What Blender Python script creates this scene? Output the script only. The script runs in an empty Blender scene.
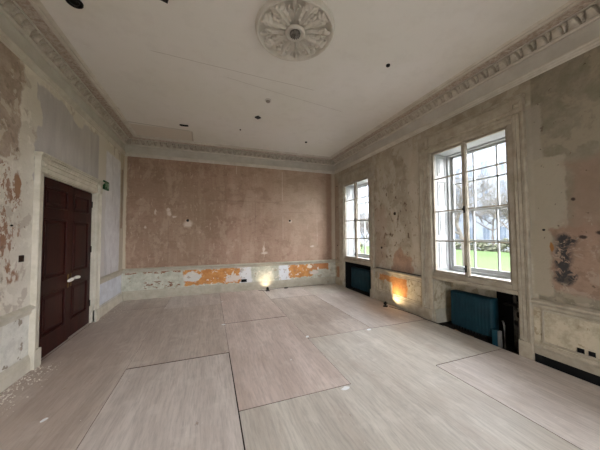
import bpy, bmesh, math, random
from mathutils import Vector, Matrix, noise as mnoise
random.seed(7)
scene = bpy.context.scene
COL = scene.collection
PI = math.pi

# ------------------------------------------------------------------ camera
H = 1.55
YAW, PITCH, ROLL, FPX = 0.3507, 0.0377, -0.006, 246.1
cd = bpy.data.cameras.new('camera'); cam = bpy.data.objects.new('camera', cd); COL.objects.link(cam)
cd.sensor_width = 36; cd.lens = FPX / 600 * 36; cd.clip_start = .02; cd.clip_end = 400
F = Vector((math.sin(YAW) * math.cos(PITCH), math.cos(YAW) * math.cos(PITCH), math.sin(PITCH)))
R0 = Vector((math.cos(YAW), -math.sin(YAW), 0)); U0 = R0.cross(F)
R1 = math.cos(ROLL) * R0 + math.sin(ROLL) * U0; U1 = -math.sin(ROLL) * R0 + math.cos(ROLL) * U0
mw = Matrix((( R1.x, U1.x, -F.x, 0), (R1.y, U1.y, -F.y, 0), (R1.z, U1.z, -F.z, H), (0, 0, 0, 1)))
cam.matrix_world = mw
scene.camera = cam

# ------------------------------------------------------------------ sky, exposure
world = bpy.data.worlds.new('overcast_sky'); scene.world = world; world.use_nodes = True
bgn = world.node_tree.nodes['Background']
bgn.inputs[0].default_value = (0.95, 0.957, 1.0, 1); bgn.inputs[1].default_value = 15.5
scene.view_settings.view_transform = 'Standard'; scene.view_settings.look = 'None'
scene.view_settings.exposure = 0.68; scene.view_settings.gamma = 1.0
scene.view_settings.use_curve_mapping = False
scene.cycles.max_bounces = 16; scene.cycles.diffuse_bounces = 10; scene.cycles.transparent_max_bounces = 24
scene.cycles.use_denoising = True
scene.cycles.sample_clamp_indirect = 6
scene.cycles.caustics_reflective = False; scene.cycles.caustics_refractive = False

# room
XL, XR, YB, YF, ZC = -1.957, 3.756, 7.0, -3.2, 3.905
XO = 4.30            # outer face of the window wall
W0, W1, WTOP = 2.04, 3.34, 3.02   # near window opening
PITCHW = 3.10
WOFF = [0.0, PITCHW, -PITCHW]  # last offset is an unseen window added to brighten the room

# window openings are sampled as light portals
for k, off in enumerate(WOFF):
    l = bpy.data.lights.new('window_daylight', 'AREA'); l.shape = 'RECTANGLE'
    l.size = 2.2; l.size_y = 1.35
    l.cycles.is_portal = True
    o = bpy.data.objects.new('window_daylight', l); COL.objects.link(o)
    o.location = (XO + .03, (W0 + W1) / 2 + off, 1.93)
    o.rotation_euler = (0, PI / 2, 0)

ADDED_REAR = [(-1.3, .5)]      # unseen tall window added behind the camera to brighten the room
for a, b in ADDED_REAR:
    l = bpy.data.lights.new('added_rear_window_portal', 'AREA'); l.shape = 'RECTANGLE'
    l.size = b - a; l.size_y = 2.75
    l.cycles.is_portal = True
    o = bpy.data.objects.new('added_rear_window_portal', l); COL.objects.link(o)
    o.location = ((a + b) / 2, YF - .28, 1.825)
    o.rotation_euler = (PI / 2, 0, 0)

# ------------------------------------------------------------------ helpers
def lin(c):
    return tuple(((x / 255) / 12.92 if x / 255 <= .04045 else ((x / 255 + .055) / 1.055) ** 2.4) for x in c)
def rgb(*c):
    return lin(c) + (1,)

class NB:
    def __init__(s, name, rough=.85):
        s.mat = bpy.data.materials.new(name); s.mat.use_nodes = True
        s.t = s.mat.node_tree; s.n = s.t.nodes; s.L = s.t.links
        s.b = s.n['Principled BSDF']; s.b.inputs['Roughness'].default_value = rough
        s.b.inputs['Specular IOR Level'].default_value = .25
    def _in(s, sock, v):
        if isinstance(v, bpy.types.NodeSocket): s.L.new(v, sock)
        else: sock.default_value = v
    def obj(s):
        if not hasattr(s, '_o'): s._o = s.n.new('ShaderNodeTexCoord').outputs['Object']
        return s._o
    def scale(s, v, sc, off=(0, 0, 0)):
        m = s.n.new('ShaderNodeMapping'); s._in(m.inputs['Vector'], v)
        m.inputs['Scale'].default_value = sc; m.inputs['Location'].default_value = off
        return m.outputs[0]
    def noise(s, scale, detail=5, rough=.6, vec=None, dist=0, color=False):
        n = s.n.new('ShaderNodeTexNoise'); s._in(n.inputs['Vector'], vec or s.obj())
        n.inputs['Scale'].default_value = scale; n.inputs['Detail'].default_value = detail
        n.inputs['Roughness'].default_value = rough; n.inputs['Distortion'].default_value = dist
        return n.outputs['Color' if color else 'Fac']
    def voro(s, scale, vec=None, feat='F1'):
        n = s.n.new('ShaderNodeTexVoronoi'); s._in(n.inputs['Vector'], vec or s.obj())
        n.feature = feat; n.inputs['Scale'].default_value = scale
        return n.outputs['Distance']
    def m(s, op, a, b=0.0, clamp=False):
        n = s.n.new('ShaderNodeMath'); n.operation = op; n.use_clamp = clamp
        s._in(n.inputs[0], a); s._in(n.inputs[1], b); return n.outputs[0]
    def remap(s, v, a, b, c=0.0, d=1.0):
        n = s.n.new('ShaderNodeMapRange'); s._in(n.inputs[0], v)
        n.inputs[1].default_value = a; n.inputs[2].default_value = b
        n.inputs[3].default_value = c; n.inputs[4].default_value = d
        return n.outputs[0]
    def mix(s, f, a, b):
        n = s.n.new('ShaderNodeMix'); n.data_type = 'RGBA'
        s._in(n.inputs[0], f); s._in(n.inputs[6], a); s._in(n.inputs[7], b); return n.outputs[2]
    def sep(s, v):
        n = s.n.new('ShaderNodeSeparateXYZ'); s._in(n.inputs[0], v); return n.outputs
    def wobble(s, amp, scale, detail=4):
        k = ('w', amp, scale, detail)
        if not hasattr(s, '_w'): s._w = {}
        if k not in s._w:
            c = s.noise(scale, detail, .6, color=True)
            v = s.n.new('ShaderNodeVectorMath'); v.operation = 'MULTIPLY_ADD'
            s._in(v.inputs[0], c); v.inputs[1].default_value = (amp,) * 3; s._in(v.inputs[2], s.obj())
            w = s.n.new('ShaderNodeVectorMath'); w.operation = 'SUBTRACT'
            s._in(w.inputs[0], v.outputs[0]); w.inputs[1].default_value = (amp / 2,) * 3
            s._w[k] = s.sep(w.outputs[0])
        return s._w[k]
    def box(s, ax, u0, u1, z0, z1, soft=.01, amp=.12, sc=3.0, detail=5):
        P = s.wobble(amp, sc, detail)
        u = P['XYZ'.index(ax[0])]; v = P['XYZ'.index(ax[1])]
        a = s.m('MINIMUM', s.m('SUBTRACT', u, u0), s.m('SUBTRACT', u1, u))
        b = s.m('MINIMUM', s.m('SUBTRACT', v, z0), s.m('SUBTRACT', z1, v))
        return s.remap(s.m('MINIMUM', a, b), -soft, soft)
    def ell(s, ax, cu, cv, ru, rv, soft=.15, amp=.1, sc=4.0, detail=5):
        P = s.wobble(amp, sc, detail)
        u = s.m('DIVIDE', s.m('SUBTRACT', P['XYZ'.index(ax[0])], cu), ru)
        v = s.m('DIVIDE', s.m('SUBTRACT', P['XYZ'.index(ax[1])], cv), rv)
        d = s.m('SQRT', s.m('ADD', s.m('MULTIPLY', u, u), s.m('MULTIPLY', v, v)))
        return s.remap(d, 1 + soft, 1 - soft)
    def mul(s, a, b): return s.m('MULTIPLY', a, b)
    def patch(s, c, col, scale, th, k=1.0, seed=0.0, st=(1, 1, 1), soft=.012, within=None, rough=.62, detail=7, dist=.3):
        n = s.noise(scale, detail, rough, vec=s.scale(s.obj(), st, (seed * 3.17, seed * 1.73, seed * 2.41)), dist=dist)
        f = s.remap(n, th, th + soft)
        if within is not None: f = s.mul(f, within)
        if k != 1.0: f = s.mul(f, k)
        return s.mix(f, c, col)
    def bump(s, h, strength=.3, dist=.01):
        n = s.n.new('ShaderNodeBump'); n.inputs['Strength'].default_value = strength
        n.inputs['Distance'].default_value = dist; s._in(n.inputs['Height'], h)
        s.L.new(n.outputs[0], s.b.inputs['Normal'])
    def out(s, c):
        s._in(s.b.inputs['Base Color'], c); return s.mat

def simple(name, c, rough=.7, var=.0, sc=8, metal=0.0, bump=0.0, c2=None):
    b = NB(name, rough); b.b.inputs['Metallic'].default_value = metal
    if c2 or var:
        c2 = c2 or tuple(max(0, x * (1 - var)) for x in c)
        f = b.remap(b.noise(sc, 6, .65), .35, .68)
        b.out(b.mix(f, rgb(*c), rgb(*c2)))
    else: b.out(rgb(*c))
    if bump: b.bump(b.noise(sc * 3, 4), bump, .004)
    return b.mat

def link(name, bm, mat=None, parent=None, smooth=False, mats=None):
    bm.normal_update()
    me = bpy.data.meshes.new(name); bm.to_mesh(me); bm.free()
    for m_ in (mats or ([mat] if mat else [])): me.materials.append(m_)
    if smooth:
        for p in me.polygons: p.use_smooth = True
    o = bpy.data.objects.new(name, me); COL.objects.link(o)
    if parent: o.parent = parent
    return o
def struct(name, bm, mat=None, **k):
    o = link(name, bm, mat, **k)
    if not o.parent: o['kind'] = 'structure'
    return o
def tag(o, label, cat, group=None, kind=None):
    o['label'] = label; o['category'] = cat
    if group: o['group'] = group
    if kind: o['kind'] = kind
    return o
def empty(name, loc=(0, 0, 0), rz=0.0):
    o = bpy.data.objects.new(name, None); COL.objects.link(o)
    o.location = loc; o.rotation_euler = (0, 0, rz); o.empty_display_size = .1
    return o
def box(bm, x0, x1, y0, y1, z0, z1, mi=0, bev=0.0):
    vs = [bm.verts.new((x, y, z)) for x in (x0, x1) for y in (y0, y1) for z in (z0, z1)]
    idx = [(0, 1, 3, 2), (4, 6, 7, 5), (0, 4, 5, 1), (2, 3, 7, 6), (0, 2, 6, 4), (1, 5, 7, 3)]
    fs = [bm.faces.new([vs[i] for i in q]) for q in idx]
    for f in fs: f.material_index = mi
    if bev:
        es = list({e for f in fs for e in f.edges})
        bmesh.ops.bevel(bm, geom=es, offset=bev, segments=2, profile=.5, affect='EDGES')
def tube(bm, pts, r, seg=10, cap=True):
    pts = [Vector(p) for p in pts]; rings = []
    rr = r if isinstance(r, (list, tuple)) else [r] * len(pts)
    up = Vector((0, 0, 1))
    for i, p in enumerate(pts):
        d = (pts[min(i + 1, len(pts) - 1)] - pts[max(i - 1, 0)]).normalized()
        a = d.cross(up)
        if a.length < .05: a = d.cross(Vector((1, 0, 0)))
        a.normalize(); b = d.cross(a)
        rings.append([bm.verts.new(p + rr[i] * (math.cos(2 * PI * k / seg) * a + math.sin(2 * PI * k / seg) * b)) for k in range(seg)])
    for i in range(len(rings) - 1):
        for k in range(seg):
            bm.faces.new([rings[i][k], rings[i][(k + 1) % seg], rings[i + 1][(k + 1) % seg], rings[i + 1][k]])
    if cap:
        bm.faces.new(rings[0][::-1]); bm.faces.new(rings[-1])
def lathe(bm, prof, origin, axis='Z', seg=32):
    """prof: (r, h) pairs, h along axis"""
    ox, oy, oz = origin; rings = []
    for r, h in prof:
        ring = []
        for k in range(seg):
            a = 2 * PI * k / seg; c, s_ = r * math.cos(a), r * math.sin(a)
            p = {'Z': (c, s_, h), 'X': (h, c, s_), 'Y': (c, h, s_)}[axis]
            ring.append(bm.verts.new((ox + p[0], oy + p[1], oz + p[2])))
        rings.append(ring)
    for i in range(len(rings) - 1):
        for k in range(seg):
            bm.faces.new([rings[i][k], rings[i][(k + 1) % seg], rings[i + 1][(k + 1) % seg], rings[i + 1][k]])
    for ring in (rings[0], rings[-1]):
        try: bm.faces.new(ring)
        except ValueError: pass
def wallpt(wall, p, s, z):
    return {'L': (XL + p, s, z), 'R': (XR - p, s, z), 'B': (s, YB - p, z), 'F': (s, YF + p, z)}[wall]
def sweep(bm, wall, prof, a, b, mi0=0, mi1=0):
    """closed profile (p = out of the wall, z), swept along the wall from a to b; mi = mitre into a room corner"""
    r0 = [bm.verts.new(wallpt(wall, p, a + mi0 * p, z)) for p, z in prof]
    r1 = [bm.verts.new(wallpt(wall, p, b - mi1 * p, z)) for p, z in prof]
    n = len(prof)
    for i in range(n):
        bm.faces.new([r0[i], r0[(i + 1) % n], r1[(i + 1) % n], r1[i]])
    bm.faces.new(r0[::-1]); bm.faces.new(r1)
def fixn(bm): bmesh.ops.recalc_face_normals(bm, faces=bm.faces[:])
SPAN = {'L': (YF, YB), 'R': (YF, YB), 'B': (XL, XR), 'F': (XL, XR)}

# ------------------------------------------------------------------ materials
def m_wall_back():
    b = NB('bare_pink_plaster')
    n1 = b.noise(1.1, 6, .62); n2 = b.noise(6, 6, .7); n3 = b.noise(38, 3, .6)
    st = b.noise(2.2, 5, .7, vec=b.scale(b.obj(), (2.6, 1, .3)))
    hz = b.noise(2.0, 5, .7, vec=b.scale(b.obj(), (.35, 1, 5.0)))
    c = b.mix(b.remap(n1, .38, .62), rgb(162, 135, 117), rgb(147, 124, 105))
    c = b.mix(b.mul(b.remap(st, .5, .68), .5), c, rgb(182, 160, 140))
    c = b.mix(b.mul(b.remap(hz, .56, .7), .35), c, rgb(140, 116, 100))
    c = b.mix(b.mul(b.remap(n2, .52, .66), .35), c, rgb(150, 116, 98))
    c = b.mix(b.mul(b.ell('XZ', 2.6, 3.0, 1.4, .8, .8, .8, 1.4), .5), c, rgb(186, 168, 148))
    c = b.mix(b.mul(b.ell('XZ', -.6, 1.9, .55, 1.3, .7, .6, 1.4), .4), c, rgb(146, 126, 104))
    c = b.mix(b.mul(b.box('XZ', .45, 3.3, .72, 3.5, .02, .3), .22), c, rgb(192, 158, 142))
    c = b.patch(c, rgb(132, 108, 90), 2.2, .52, .4, 21, (1, 1, 1.6), .08); c = b.patch(c, rgb(182, 160, 140), 3.4, .53, .45, 22, (1, 1, .6), .06)
    c = b.patch(c, rgb(130, 106, 90), 11, .56, .3, 23, (1, 1, 2.4), .04); c = b.patch(c, rgb(192, 170, 152), 16, .62, .5, 24, (1, 1, .4), .03)
    c = b.mix(b.mul(b.ell('XZ', 2.9, 2.4, .8, 1.0, .8, .8, 1.4), .35), c, rgb(188, 172, 154))
    c = b.mix(b.mul(b.remap(n3, .60, .68), .5), c, rgb(130, 104, 90))
    c = b.mix(b.box('XZ', 3.62, 3.9, .7, 3.6, .02, .06), c, rgb(190, 178, 158))
    c = b.mix(b.mul(b.box('XZ', 3.45, 3.64, .7, 3.6, .03, .1), .5), c, rgb(140, 110, 92))
    c = b.mix(b.box('XZ', -2, -1.90, .7, 3.6, .01, .06, 5), c, rgb(192, 182, 162))
    # filler around the holes, scraped specks and thin scored lines
    for cx, cz, rx, rz in ((-.54, 1.84, .10, .09), (2.25, 1.94, .06, .05), (-.98, 2.1, .05, .06), (-1.0, 2.2, .035, .04), (-.86, 2.02, .04, .03),
                           (-1.28, 2.14, .02, .07), (1.47, 1.02, .09, .03), (2.95, 1.18, .07, .03), (1.45, 1.12, .03, .1), (-1.5, 1.75, .03, .03)):
        c = b.mix(b.mul(b.ell('XZ', cx, cz, rx, rz, .35, .12, 12, 7), .85), c, rgb(204, 188, 172))
    for x0, x1, z0, z1 in ((.675, .69, 3.24, 3.46), (2.0, 2.015, 2.55, 3.4), (2.02, 2.03, 1.4, 2.1), (3.12, 3.13, 1.2, 2.0), (1.46, 1.47, .9, 1.35)):
        c = b.mix(b.mul(b.box('XZ', x0, x1, z0, z1, .006, .02, 8), .7), c, rgb(210, 194, 176))
    for x0, x1, z0, z1 in ((-.2, 1.9, 2.47, 2.485), (1.2, 1.215, 1.6, 2.47), (2.0, 3.2, 2.2, 2.21), (-1.0, -.985, .9, 1.9)):
        c = b.mix(b.mul(b.box('XZ', x0, x1, z0, z1, .008, .03, 4), .45), c, rgb(122, 98, 86))
    # dado band: pale old paint with areas scraped to orange plaster
    d = b.mix(b.remap(n2, .42, .6), rgb(198, 198, 184), rgb(172, 172, 156))
    d = b.mix(b.box('XZ', .68, 1.10, .1, .7, .02, .2, 4), d, rgb(222, 222, 222))
    d = b.mix(b.box('XZ', 1.9, 2.26, .1, .7, .02, .1, 4), d, rgb(222, 224, 228))
    orange = b.mix(b.remap(n2, .4, .6), rgb(206, 150, 92), rgb(184, 126, 74))
    m1 = b.box('XZ', -.62, .78, .24, .64, .010, .30, 5, 8)
    d = b.mix(m1, d, orange)
    d = b.mix(b.ell('XZ', -.42, .46, .24, .12, .10, .34, 5, 8), d, rgb(206, 203, 196))
    d = b.mix(b.ell('XZ', .60, .36, .2, .09, .1, .34, 5, 8), d, rgb(214, 202, 192))
    m2 = b.box('XZ', 2.20, 2.95, .26, .66, .010, .32, 5, 8)
    d = b.mix(m2, d, orange)
    d = b.mix(b.box('XZ', 2.9, 3.5, .46, .66, .012, .16, 4), d, rgb(176, 122, 80))
    d = b.mix(b.ell('XZ', 2.86, .56, .08, .05, .2, .1, 6), d, rgb(225, 214, 198))
    d = b.mix(b.ell('XZ', 3.02, .38, .16, .05, .1, .2, 6, 7), d, rgb(204, 192, 182))
    d = b.patch(d, rgb(222, 214, 200), 9, .60, .9, 25, within=b.box('XZ', -.6, 3.2, .2, .7, .02, .02)); d = b.patch(d, rgb(150, 132, 112), 7, .60, .6, 26, soft=.03)
    spots = b.mul(b.remap(b.noise(9, 5, .6, vec=b.scale(b.obj(), (1, 1, 1.6), (3, 1, 7))), .64, .66), b.box('XZ', -1.8, -.6, .2, .66, .02, .05))
    d = b.mix(spots, d, rgb(126, 84, 66))
    d = b.patch(d, rgb(140, 96, 72), 8, .5, 1, 41, (1, 1, 3), .01, b.box('XZ', -1.9, -.7, .60, .68, .008, .05, 6)); d = b.patch(d, rgb(132, 96, 78), 9, .56, 1, 42, (.8, 1, 1.8), .01, b.box('XZ', -1.5, -.7, .24, .40, .01, .1, 6))
    z = b.sep(b.obj())[2]
    c = b.mix(b.remap(z, .70, .702), d, c)
    b.bump(b.m('ADD', n2, n3), .35, .01)
    return b.out(c)

def m_wall_left():
    b = NB('stripped_left_wall')
    n2 = b.noise(6, 6, .68); n3 = b.noise(30, 3, .6)
    c = b.mix(b.remap(b.noise(1.5, 6, .65), .35, .6), rgb(216, 210, 198), rgb(198, 191, 178))
    c = b.patch(c, rgb(172, 160, 146), 3.0, .56, .6, 1); c = b.patch(c, rgb(220, 214, 202), 5.0, .56, .7, 2)
    pk = b.mix(b.remap(n2, .4, .62), rgb(176, 158, 142), rgb(148, 130, 116))
    pk = b.patch(pk, rgb(196, 186, 170), 7, .56, .7, 3); pk = b.patch(pk, rgb(130, 112, 98), 9, .60, .6, 4)
    c = b.mix(b.mul(b.box('YZ', -4, 3.52, 2.30, 3.7, .02, .45, 2.6, 8), .92), c, pk)
    br = b.mix(b.remap(n2, .42, .6), rgb(146, 112, 90), rgb(166, 140, 124))
    c = b.patch(c, br, 5.5, .495, 1, 5, (1, 1.5, .8), .012, b.box('YZ', -4, 3.58, 1.05, 2.30, .03, .40, 4, 8), .7)
    c = b.patch(c, rgb(208, 201, 188), 13, .53, .9, 6, (1, 1.3, .7), .012, b.box('YZ', -4, 3.60, 1.0, 2.4, .02, .2))
    c = b.mix(b.ell('YZ', 3.53, 2.10, .055, .12, .08, .14, 7, 7), c, rgb(152, 118, 92))
    c = b.patch(c, rgb(120, 104, 90), 14, .66, .8, 7, (1, 1, .7), .01, b.box('YZ', -4, 3.68, .8, 3.3, .02, .1))
    lil = b.mix(b.remap(b.noise(2.5, 5, .6, vec=b.scale(b.obj(), (1, 2, .4))), .35, .65), rgb(190, 185, 181), rgb(174, 169, 167))
    lil = b.patch(lil, rgb(200, 196, 192), 3.2, .56, .5, 8, (1, 1.6, .4), .05)
    c = b.mix(b.box('YZ', 3.78, 5.62, 2.2, 3.40, .012, .30, 3.4, 8), c, lil)
    c = b.mix(b.ell('YZ', 3.80, 3.02, .10, .16, .1, .18, 5, 7), c, rgb(204, 198, 184))
    c = b.mix(b.ell('YZ', 4.78, 3.36, .16, .10, .1, .16, 6, 7), c, rgb(206, 200, 186))
    c = b.mix(b.box('YZ', 5.55, 5.92, 2.5, 3.5, .012, .05), c, rgb(208, 202, 190))
    c = b.mix(b.box('YZ', 5.5, 5.92, .7, 2.5, .02, .06, 3), c, rgb(210, 207, 204))
    w_ = b.mix(b.remap(n2, .4, .6), rgb(224, 223, 224), rgb(212, 210, 212)); w_ = b.patch(w_, rgb(184, 180, 180), 2.4, .55, .5, 9, (1, 2, .3), .06)
    c = b.mix(b.box('YZ', 5.9, 6.76, .7, 3.25, .015, .12, 4, 7), c, w_)
    c = b.mix(b.box('YZ', 6.74, 7.1, .7, 3.5, .02, .06, 4), c, rgb(190, 180, 162))
    c = b.mix(b.box('YZ', 6.80, 6.93, 1.7, 3.1, .012, .16, 5, 7), c, rgb(158, 140, 124))
    lo = b.mix(b.remap(n2, .45, .6), rgb(224, 222, 214), rgb(206, 204, 196))
    lo = b.patch(lo, rgb(158, 148, 134), 7, .575, 1, 10, (1, 1, .8), .01, b.box('YZ', -4, 3.7, .15, .66, .02, .06))
    lo = b.mix(b.box('YZ', 5.3, 7.1, -.1, .8, .02, .02), lo, b.mix(b.remap(n2, .4, .6), rgb(222, 226, 234), rgb(208, 211, 218)))  # bluish light of the far window painted onto the far panel
    c = b.mix(b.remap(b.sep(b.obj())[2], .70, .702), lo, c)
    b.bump(b.m('ADD', n2, n3), .5, .012)
    return b.out(c)

def m_wall_right():
    b = NB('stripped_window_wall')
    n1 = b.noise(1.6, 6, .65); n2 = b.noise(6, 6, .68); n3 = b.noise(26, 3, .6)
    c = b.mix(b.remap(n1, .38, .6), rgb(176, 166, 148), rgb(152, 142, 124))
    c = b.patch(c, rgb(184, 176, 160), 4.5, .54, .5, 1, soft=.03); c = b.patch(c, rgb(140, 130, 114), 3.4, .56, .4, 2, soft=.05)
    near = b.box('YZ', -4, 1.84, .7, 3.7, .01, .02)
    ol = b.mix(b.remap(n2, .4, .62), rgb(138, 130, 114), rgb(124, 117, 100))
    ol = b.patch(ol, rgb(150, 140, 122), 3.0, .50, .7, 3, soft=.05); ol = b.patch(ol, rgb(112, 108, 88), 1.8, .54, .4, 4, soft=.06)
    c = b.mix(near, c, ol)
    c = b.mix(b.mul(b.box('YZ', 1.74, 1.95, 2.4, 3.12, .012, .16, 5, 8), .8), c, rgb(156, 148, 134))
    c = b.mix(b.mul(b.box('YZ', 1.555, 1.95, 1.55, 2.45, .010, .12, 6, 8), .85), c, rgb(160, 151, 134))
    c = b.mix(b.box('YZ', 1.70, 1.88, .8, 1.7, .012, .10, 6, 8), c, rgb(158, 148, 130))
    pk = b.mix(b.remap(n2, .42, .6), rgb(150, 126, 108), rgb(134, 111, 95))
    pk = b.patch(pk, rgb(160, 142, 126), 4.5, .52, .7, 5, (1, 1, 1.5), .05); pk = b.patch(pk, rgb(122, 98, 82), 5, .58, .5, 6)
    c = b.mix(b.mul(b.box('YZ', -4, 1.70, .86, 1.62, .02, .34, 4, 8), .95), c, pk)
    c = b.mix(b.mul(b.box('YZ', -4, 1.56, 1.5, 2.35, .05, .35, 4, 8), .65), c, rgb(140, 116, 100))
    c = b.patch(c, rgb(166, 154, 136), 5.5, .60, .6, 7, (1, 1, 1.2), .012, b.box('YZ', -4, 1.84, .72, 1.7, .05, .1))
    c = b.patch(c, rgb(92, 78, 64), 16, .66, .8, 8, (1, 1, 1), .01, near)
    for cy, cz, ry, rz in ((1.44, 1.50, .030, .018), (1.50, 1.92, .018, .018), (1.30, 1.55, .04, .02)):
        c = b.mix(b.ell('YZ', cy, cz, ry, rz, .3, .03, 12), c, rgb(66, 54, 46))
    # pier between the windows
    pier = b.box('YZ', 3.5, 5.0, .75, 3.45, .02, .02)
    c = b.patch(c, rgb(186, 178, 164), 2.6, .50, .65, 9, (1, 1, .7), .05, pier)
    c = b.patch(c, rgb(104, 86, 70), 9, .60, .95, 10, (1, 1, .7), .01, b.box('YZ', 3.5, 5.0, .8, 2.6, .2, .2))
    c = b.patch(c, rgb(96, 82, 68), 20, .66, .9, 11, (1, 1, .6), .01, pier)
    c = b.mix(b.mul(b.box('YZ', 3.5, 3.85, .8, 3.2, .04, .15, 4, 7), .55), c, rgb(188, 178, 162))
    pkp = b.mix(b.remap(n2, .42, .58), rgb(164, 134, 114), rgb(146, 120, 102))
    c = b.mix(b.mul(b.ell('YZ', 4.12, .76, .30, .42, .06, .62, 4.2, 9), .9), c, pkp)
    c = b.mix(b.mul(b.box('YZ', 4.6, 4.98, .8, 2.2, .06, .25, 3), .5), c, rgb(164, 142, 124))
    c = b.mix(b.mul(b.box('YZ', 6.6, 7.1, .7, 3.3, .04, .1, 3), .6), c, rgb(170, 150, 132))
    c = b.mix(b.mul(b.ell('YZ', 4.30, 1.97, .1, .15, .15, .12, 8), .6), c, rgb(194, 184, 168))
    # burnt black stain: hooked top, thin stem, broad foot
    vein = b.remap(b.noise(13, 6, .7, dist=.8), .44, .49)
    st = b.m('MAXIMUM', b.ell('YZ', 1.575, 1.46, .085, .065, .3, .12, 8, 7), b.m('MAXIMUM', b.ell('YZ', 1.61, 1.28, .075, .20, .3, .12, 8, 7), b.ell('YZ', 1.60, 1.06, .09, .11, .2, .12, 8, 7)))
    c = b.mix(b.mul(b.mul(st, b.m('MAXIMUM', vein, b.mul(b.ell('YZ', 1.60, 1.03, .08, .06, .4, .06, 9), .85))), .92), c, rgb(44, 48, 50))
    c = b.mix(b.ell('YZ', 1.70, 1.38, .016, .055, .2, .04, 9), c, rgb(142, 100, 56))
    # below the dado
    lo = b.mix(b.remap(n2, .45, .6), rgb(190, 180, 158), rgb(164, 154, 132))
    lo = b.patch(lo, rgb(146, 132, 108), 5, .57, .8, 12, soft=.03)
    org = b.mix(b.remap(n2, .42, .6), rgb(186, 134, 84), rgb(164, 112, 70))
    lo = b.mix(b.box('YZ', 4.02, 4.84, .48, .64, .010, .30, 5, 8), lo, org)
    lo = b.mix(b.box('YZ', 3.98, 4.40, .22, .62, .010, .28, 5, 8), lo, org)
    lo = b.patch(lo, rgb(132, 112, 90), 8, .60, 1, 13, within=b.box('YZ', 3.5, 3.95, .2, .66, .02, .02))
    lo = b.mix(b.box('YZ', 6.62, 6.9, .2, .56, .012, .2, 5, 7), lo, rgb(166, 128, 100))
    c = b.mix(b.remap(b.sep(b.obj())[2], .70, .702), lo, c)
    b.bump(b.m('ADD', n2, n3), .55, .014)
    return b.out(c)

CR1 = (-.75, 3.52, 1.6, 3.62); CR2 = (.2, 3.75, 2.4, 4.1)
def m_ceiling():
    b = NB('old_white_ceiling')
    n1 = b.noise(.5, 4, .5); n2 = b.noise(5, 5, .6)
    c = b.mix(b.remap(n1, .35, .65), rgb(226, 223, 218), rgb(220, 218, 209))
    c = b.mix(b.mul(b.remap(n2, .5, .7), .15), c, rgb(190, 184, 174))
    c = b.mix(b.mul(b.box('XY', -1.75, -.4, 6.02, 6.8, .01, .02, 3), .55), c, rgb(196, 182, 166))
    def line(x0, y0, x1, y1, w, col, f):
        P = b.wobble(.03, 2, 3); dx, dy = x1 - x0, y1 - y0; L = math.hypot(dx, dy)
        px = b.m('SUBTRACT', P[0], x0); py = b.m('SUBTRACT', P[1], y0)
        d = b.m('ABSOLUTE', b.m('SUBTRACT', b.mul(px, dy / L), b.mul(py, dx / L)))
        t = b.m('ADD', b.mul(px, dx / L), b.mul(py, dy / L))
        mk = b.mul(b.remap(d, w, w * .3), b.mul(b.remap(t, 0, .05), b.remap(t, L, L - .05)))
        return b.mix(b.mul(mk, f), c, rgb(*col))
    c = line(*CR1, .006, (146, 132, 120), .6); c = line(*CR2, .006, (140, 126, 112), .5)
    c = line(-1.70, 5.93, -.42, 6.02, .02, (128, 116, 104), .6)
    c = line(-.4, 6.02, -.42, 6.7, .02, (150, 138, 124), .5)
    c = line(-1.62, 5.3, -1.72, 6.1, .035, (132, 118, 104), .55)
    b.bump(n2, .12, .01)
    return b.out(c)

def m_ply(k, c1, c2):
    b = NB('floor_ply_%s' % ['pale', 'pinkish', 'greyish', 'warm'][k], .62)
    v = b.scale(b.obj(), (1, .09, 1), (k * 3.3, k * 1.7, 0))
    w = b.noise(1.1, 3, .5, vec=b.scale(b.obj(), (1, .35, 1)), color=True)
    vm = b.n.new('ShaderNodeVectorMath'); vm.operation = 'MULTIPLY_ADD'
    b._in(vm.inputs[0], w); vm.inputs[1].default_value = (.22, 0, 0); b._in(vm.inputs[2], v)
    g = b.noise(42, 5, .7, vec=vm.outputs[0]); g2 = b.noise(5, 5, .6, vec=vm.outputs[0])
    c = b.mix(b.remap(g2, .38, .62), rgb(*c1), rgb(*c2))
    c = b.mix(b.mul(b.remap(g, .44, .64), .46), c, rgb(*[x * .80 for x in c2]))
    c = b.patch(c, rgb(158, 138, 124), 2.0, .54, .28, 31 + k, (1.6, .6, 1), .14); c = b.patch(c, rgb(140, 116, 100), 11, .70, .6, 35 + k, (1, .5, 1), .02)
    c = b.mix(b.mul(b.remap(b.noise(3.2, 6, .65), .55, .7), .35), c, rgb(228, 222, 214))
    c = b.mix(b.mul(b.remap(b.noise(14, 6, .7), .66, .70), .6), c, rgb(236, 232, 226))
    c = b.mix(b.mul(b.remap(b.noise(.9, 5, .6), .52, .66), .25), c, rgb(168, 150, 134))
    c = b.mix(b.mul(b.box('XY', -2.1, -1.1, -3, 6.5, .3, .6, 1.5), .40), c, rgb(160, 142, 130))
    b.bump(g, .12, .004)
    b.b.inputs['Roughness'].default_value = .5
    b.b.inputs['Specular IOR Level'].default_value = .35
    return b.out(c)

def m_paint(name, c1, c2, sc=7, chip=None, th=.66):
    b = NB(name, .6)
    n = b.noise(sc, 6, .65)
    c = b.mix(b.remap(n, .38, .64), rgb(*c1), rgb(*c2))
    if chip: c = b.mix(b.remap(b.noise(sc * 1.6, 6, .65, vec=b.scale(b.obj(), (1, 1, 1), (5, 2, 8))), th, th + .015), c, rgb(*chip))
    b.bump(b.noise(sc * 4, 3), .12, .004)
    return b.out(c)

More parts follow.
